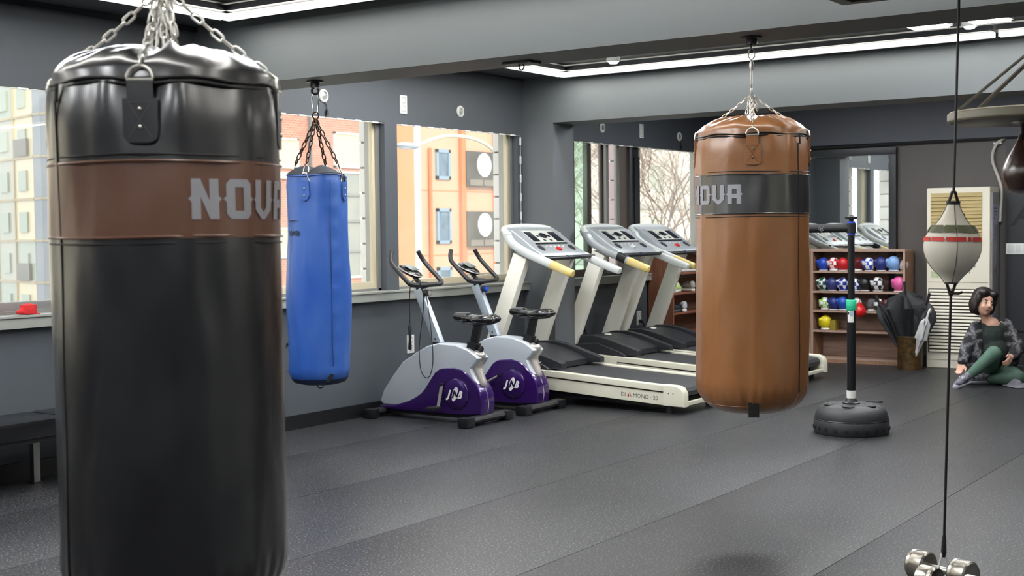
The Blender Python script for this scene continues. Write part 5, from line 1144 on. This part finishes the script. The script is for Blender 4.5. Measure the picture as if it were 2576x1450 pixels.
# brick building
Mb = mat('orange-red brick', 'c98a6c', .8); nt = Mb.node_tree; L = nt.links.new
tc = nd(nt, 'ShaderNodeTexCoord'); mp = nd(nt, 'ShaderNodeMapping'); mp.inputs['Rotation'].default_value = (R_(90), 0, 0); br = nd(nt, 'ShaderNodeTexBrick', Scale=4.4)
br.inputs['Color1'].default_value = lin('c8836a'); br.inputs['Color2'].default_value = lin('b97158'); br.inputs['Mortar'].default_value = lin('d9b9a4'); br.inputs['Mortar Size'].default_value = .018
L(tc.outputs['Object'], mp.inputs[0]); L(mp.outputs[0], br.inputs['Vector']); L(br.outputs[0], nt.nodes['Principled BSDF'].inputs[0])
cream = mat('cream blind', 'e9dcae', .6); grey_gl = mat('grey reflective glass', '8f9590', .15, var=(1.2, .6, 'b7b29a')); wh = mat('white render', 'e3dfd6', .7); dk_gl = mat('dark blue glass', '4c6678', .12, var=(3, .6, '87a0ad')); blue_fr = mat('blue grey window frame', '8ba3b5', .5)
bb = thing('brick_building', 'orange brick building behind the blue bag', 'building', (22.2, 24, -4.5))
obj('wall', rel(bx(19.4, 25.15, 22, 27, -4.5, 9), bb), Mb, bb); obj('band', rel(bx(19.4, 22.9, 21.9, 22.0, 2.78, 2.93), bb), wh, bb); obj('base_band', rel(bx(19.4, 25.15, 21.88, 22, -4.5, .2), bb), wh, bb)
for z in (3.02, .9, -1.3, 5.4):
    for x0 in (20.2, 21.35): facade_window(bb, x0, x0+1.3, z, z+.72, 22, wh, cream, .05, 2)
facade_window(bb, 23.9, 24.86, 3.1, 3.98, 22, wh, cream, .05, 1); facade_window(bb, 23.9, 24.86, .35, 3.02, 22, wh, grey_gl, .05, 1)
for z in (1.0, 1.75, 2.4): obj('transom', rel(bx(23.9, 24.86, 21.92, 22.0, z, z+.06), bb), mat('grey transom', '8d8d88', .5), bb)
obj('drain_pipe', rel(tb([(23.0, 21.9, -4.5), (23.0, 21.9, 9)], .04, 8), bb), mat('dark pipe', '5b5a5e', .5), bb)
# orange building
peachw = mat('peach render', 'dfa98a', .8, var=(.5, .5, 'e6b795')); orng = mat('orange render', 'd8824e', .8); sign_d = mat('dark olive sign', '4b483f', .5)
ob = thing('orange_building', 'peach and orange building with two dark round signs', 'building', (30, 24, -4.5))
obj('wall', rel(bx(25.6, 32.6, 22, 29, -4.5, 8.5), ob), peachw, ob); obj('corner_strip', rel(bx(25.6, 26.95, 21.93, 22, -4.5, 8.5), ob), mat('deep peach render', 'd99a6c', .8), ob)
obj('ledge', rel(bx(26.95, 27.2, 21.9, 22, -4.5, 8.5), ob), wh, ob); obj('drain_pipe', rel(tb([(27.65, 21.93, -4.5), (27.65, 21.93, 3.75)], .05, 8), ob), orng, ob)
for z in (-2.1, -.45, 1.16, 2.92, 4.7):
    facade_window(ob, 27.95, 28.58, z, z+(.97 if z < 2 else .82), 22, blue_fr, dk_gl, .09); obj('floor_joint', rel(bx(27, 32.6, 21.985, 22, z-.32, z-.29), ob), mat('joint shadow line', 'cf9468', .8), ob)
obj('pilaster_strip', rel(bx(29.0, 29.2, 21.88, 22, -4.5, 8.5), ob), orng, ob); obj('pilaster_strip', rel(bx(30.62, 30.85, 21.88, 22, -4.5, 8.5), ob), orng, ob)
for z0, z1 in ((1.05, 2.05), (2.75, 3.74), (-.7, .3)):
    s = obj('sign_panel', rel(bx(29.17, 30.64, 21.84, 21.98, z0, z1), ob), sign_d, ob); zc = z0+.62*(z1-z0)
    obj('sign_disc', rel(lt([(0, .0), (.30, 0), (.30, .03), (0, .03)], 36, M=Matrix.Translation((29.98, 21.84, zc)) @ Matrix.Rotation(R_(90), 4, 'X') @ Matrix.Diagonal((1.1, 1.12, 1, 1))), ob), mat('white sign disc', 'f2f2f0', .5), s)
    for k in range(2): obj('low_pane', rel(bx(29.3+.66*k, 29.9+.66*k, 21.82, 21.84, z0+.03, z0+.2), ob), mat('brown glass', '7f7566', .3), s)
# curtain wall building
A = Vector((24.6, 39.0, 0)); C_ = Vector((23.25, 33.1, 0)); d = (C_-A).normalized(); nrm = Vector((-d.y, d.x, 0)) if Vector((-d.y, d.x, 0)).x < 0 else Vector((d.y, -d.x, 0))
cw = thing('glass_office_building', 'beige and blue glazed curtain wall building seen through the leftmost window', 'building', (25.2, 37, -4.5))
org = Vector((25.2, 37, -4.5)); rotq = math.atan2(d.y, d.x)
obj('core', rel(bx(24.9, 29, 34, 44, -4.5, 14), cw), mat('building core', 'cfc3a2', .8), cw)
pan = [mat('cream reflection panel', 'ece0ba', .25), mat('pale grey reflection panel', 'c3c4b4', .25), mat('greenish reflection panel', 'b3beae', .2)]  # pane tones paint in the reflection of a beige building
mul = mat('beige mullion', 'c9b99a', .5); bluep = [mat('blue glass panel', '4f7db4', .2), mat('pale blue glass panel', '86acd2', .2), mat('grey blue panel', '9aa4ae', .25)]
zs_ = [.15-1.22*k for k in range(4, 0, -1)]+[.15+1.22*k for k in range(8)]
ln = 1.42
def panel(p, dv, w, z0, z1, m_, nm='glass_panel'):
    b = bx(0, w, -.03, .03, 0, z1-z0); return obj(nm, b, m_, cw, loc=p+Vector((0, 0, z0))-org, rot=(0, 0, math.atan2(dv.y, dv.x)))
cols = [C_-d*ln*k for k in range(0, 5)]
random.seed(5)
for k in range(1, 5):
    for i in range(len(zs_)-1):
        panel(cols[k], d, ln-.03, zs_[i]+.03, zs_[i+1], pan[(k+ (1 if k > 1 else 0)) % 2 if k > 1 else 0] if (i+k) % 5 else pan[2])
        if k in (1, 2): panel(cols[k]+nrm*.05+d*.35, d, .6, zs_[i]+.25, zs_[i]+.85, pan[2], 'reflected_window' if 0 else 'reflection_window')  # greenish cards drawn as windows of that reflected building
    b = bx(-.035, .035, -.07, .05, zs_[0], zs_[-1]); obj('mullion', b, mul, cw, loc=cols[k]-org, rot=(0, 0, rotq))
for k, i in ((1, 4), (1, 7)):
    panel(cols[k]+nrm*.09+d*.15, d, .95, zs_[i]+.05, zs_[i]+.55, mat('dark vent window', '6b6a5e', .3), 'vent_window')
for z in zs_:
    b = bx(0, ln*4, -.07, .05, -.035, .035); obj('transom', b, mul, cw, loc=cols[4]+Vector((0, 0, z))-org, rot=(0, 0, rotq))
# rounded blue corner
cen = C_-nrm*1.6; a0 = math.atan2(nrm.y, nrm.x)
sgn = 1 if (Matrix.Rotation(.3, 3, 'Z') @ nrm).dot(d) > 0 else -1
for k in range(7):
    a1, a2_ = a0+sgn*k*.26, a0+sgn*(k+1)*.26; p1, p2 = cen+Vector((math.cos(a1), math.sin(a1), 0))*1.6, cen+Vector((math.cos(a2_), math.sin(a2_), 0))*1.6
    for i in range(len(zs_)-1): panel(p1, p2-p1, (p2-p1).length, zs_[i]+.03, zs_[i+1], bluep[(2, 2, 0, 0, 1, 1, 1)[k]])
    for z in zs_: obj('transom', bx(0, (p2-p1).length, -.06, .05, -.03, .03), mul, cw, loc=p1+Vector((0, 0, z))-org, rot=(0, 0, math.atan2((p2-p1).y, (p2-p1).x)))
obj('side_wall', rel(bx(24.8, 31, 32.2, 34.2, -4.5, 14), cw), mat('pale blue wall', 'c7d6e2', .6), cw)
# unseen block added at the left for warm reflections in the bags
ab = thing('added_apartment_block', 'beige apartment block added out of view at the left for reflections', 'building', (0, 26, -4.5))
obj('wall', rel(bx(-18, 13, 24, 32, -4.5, 13), ab), mat('sunlit cream render', 'efe0c2', .8), ab); obj('parapet', rel(bx(-18, 13, 23.8, 24.2, 13, 13.4), ab), wh, ab)
for x in range(-16, 12, 4):
    for z in (-2.5, .8, 4.1, 7.4, 10.4): facade_window(ab, x, x+1.9, z, z+1.5, 24, wh, dk_gl, .1, 2)
# white building behind the bare trees
wb = thing('white_building', 'pale rendered building behind the bare trees', 'building', (78, 46, -4.5))
obj('wall', rel(bx(44, 112, 43, 49, -4.5, 20), wb), mat('pale cream render', 'e4ddcc', .8, var=(.25, .5, 'd5cfc0')), wb)
for x in range(48, 108, 6):
    for z in (-2.4, .6, 4.1, 7.2): facade_window(wb, x, x+2.2, z, z+1.9, 43, wh, mat('pale green glass', 'b9bfa8', .2), .12, 2)
for z in (-.6, 2.9): obj('floor_band', rel(bx(44, 112, 42.9, 43, z, z+.35), wb), mat('grey band', 'b8b4a8', .7), wb)
# street lamp
sl_ = thing('street_lamp', 'curved street lamp in front of the orange building', 'street lamp', (18.75, 13, -4.5)); lampg = mat('pale galvanised steel', 'c9bfae', .5)
S3 = lambda *p: Vector(p)-Vector((18.75, 13, -4.5))
obj('pole', tb([S3(18.75, 13, -4.5), S3(18.75, 13, -1), S3(18.72, 13, 2.0)], [.09, .07, .05], 10), lampg, sl_)
obj('arm', tb([S3(*p) for p in smooth([(18.72, 13, 1.9), (18.55, 13, 2.5), (18.11, 13, 2.86), (17.55, 13, 3.02), (16.9, 13, 3.035), (16.45, 13, 2.95), (16.05, 13, 2.83)], 5)], .032, 8), lampg, sl_)
b = B(); ell(b, S3(15.83, 13, 2.82), (.27, .10, .055)); obj('lamp_head', b, mat('grey lamp head', 'aeb4bc', .4), sl_); b = B(); ell(b, S3(15.80, 13, 2.795), (.2, .075, .04)); obj('lamp_glass', b, mat('frosted lamp glass', 'd8dadc', .3), sl_)
# bare trees
bark = mat('grey brown bark', '8a7566', .9)
def tree(x, y, h, sd, label):
    rnd = random.Random(sd); t = thing('bare_tree', label, 'tree', (x, y, -4.5), group='bare winter trees')
    tr = B(); bt = B(); tw_ = B()
    def grow(p, dv, ln_, r, lev):
        q_ = p+dv*ln_*.5+Vector((rnd.uniform(-1, 1), rnd.uniform(-1, 1), 0))*ln_*.05; e_ = q_+(dv+Vector((rnd.uniform(-.15, .15), rnd.uniform(-.15, .15), .05))).normalized()*ln_*.5
        tube(tr if lev == 0 else (bt if lev < 3 else tw_), [p, q_, e_], [r, r*.85, r*.68], 6 if lev < 2 else 3, caps=False, norm=False)
        if lev >= 6 or r < .004: return
        for k in range(3 if lev > 0 else 6):
            a = rnd.uniform(0, 6.28); sp_ = rnd.uniform(.3, .75)
            perp = Vector((math.cos(a), math.sin(a), rnd.uniform(-.1, .3))); nd_ = (dv*(1-sp_*.5)+perp*sp_).normalized()
            st_ = p+(e_-p)*rnd.uniform(.55, 1) if k else e_
            grow(st_, nd_, ln_*rnd.uniform(.62, .82), r*.58, lev+1)
    grow(Vector((0, 0, 0)), Vector((0, 0, 1)), h, .10, 0)
    for bm_ in (tr, bt, tw_): pass
    obj('trunk', tr, bark, t); obj('branches', bt, bark, t); o = obj('twigs', tw_, bark, t, sharp=0)
tree(48.6, 26.0, 4.3, 3, 'bare tree left of the tan bag, nearest the window'); tree(52.0, 29.0, 4.6, 11, 'bare tree farther right behind the tan bag edge'); tree(43.6, 28.5, 4.2, 21, 'bare tree seen through the pane right of the green glass')

bpy.data.scenes.remove(TMP)
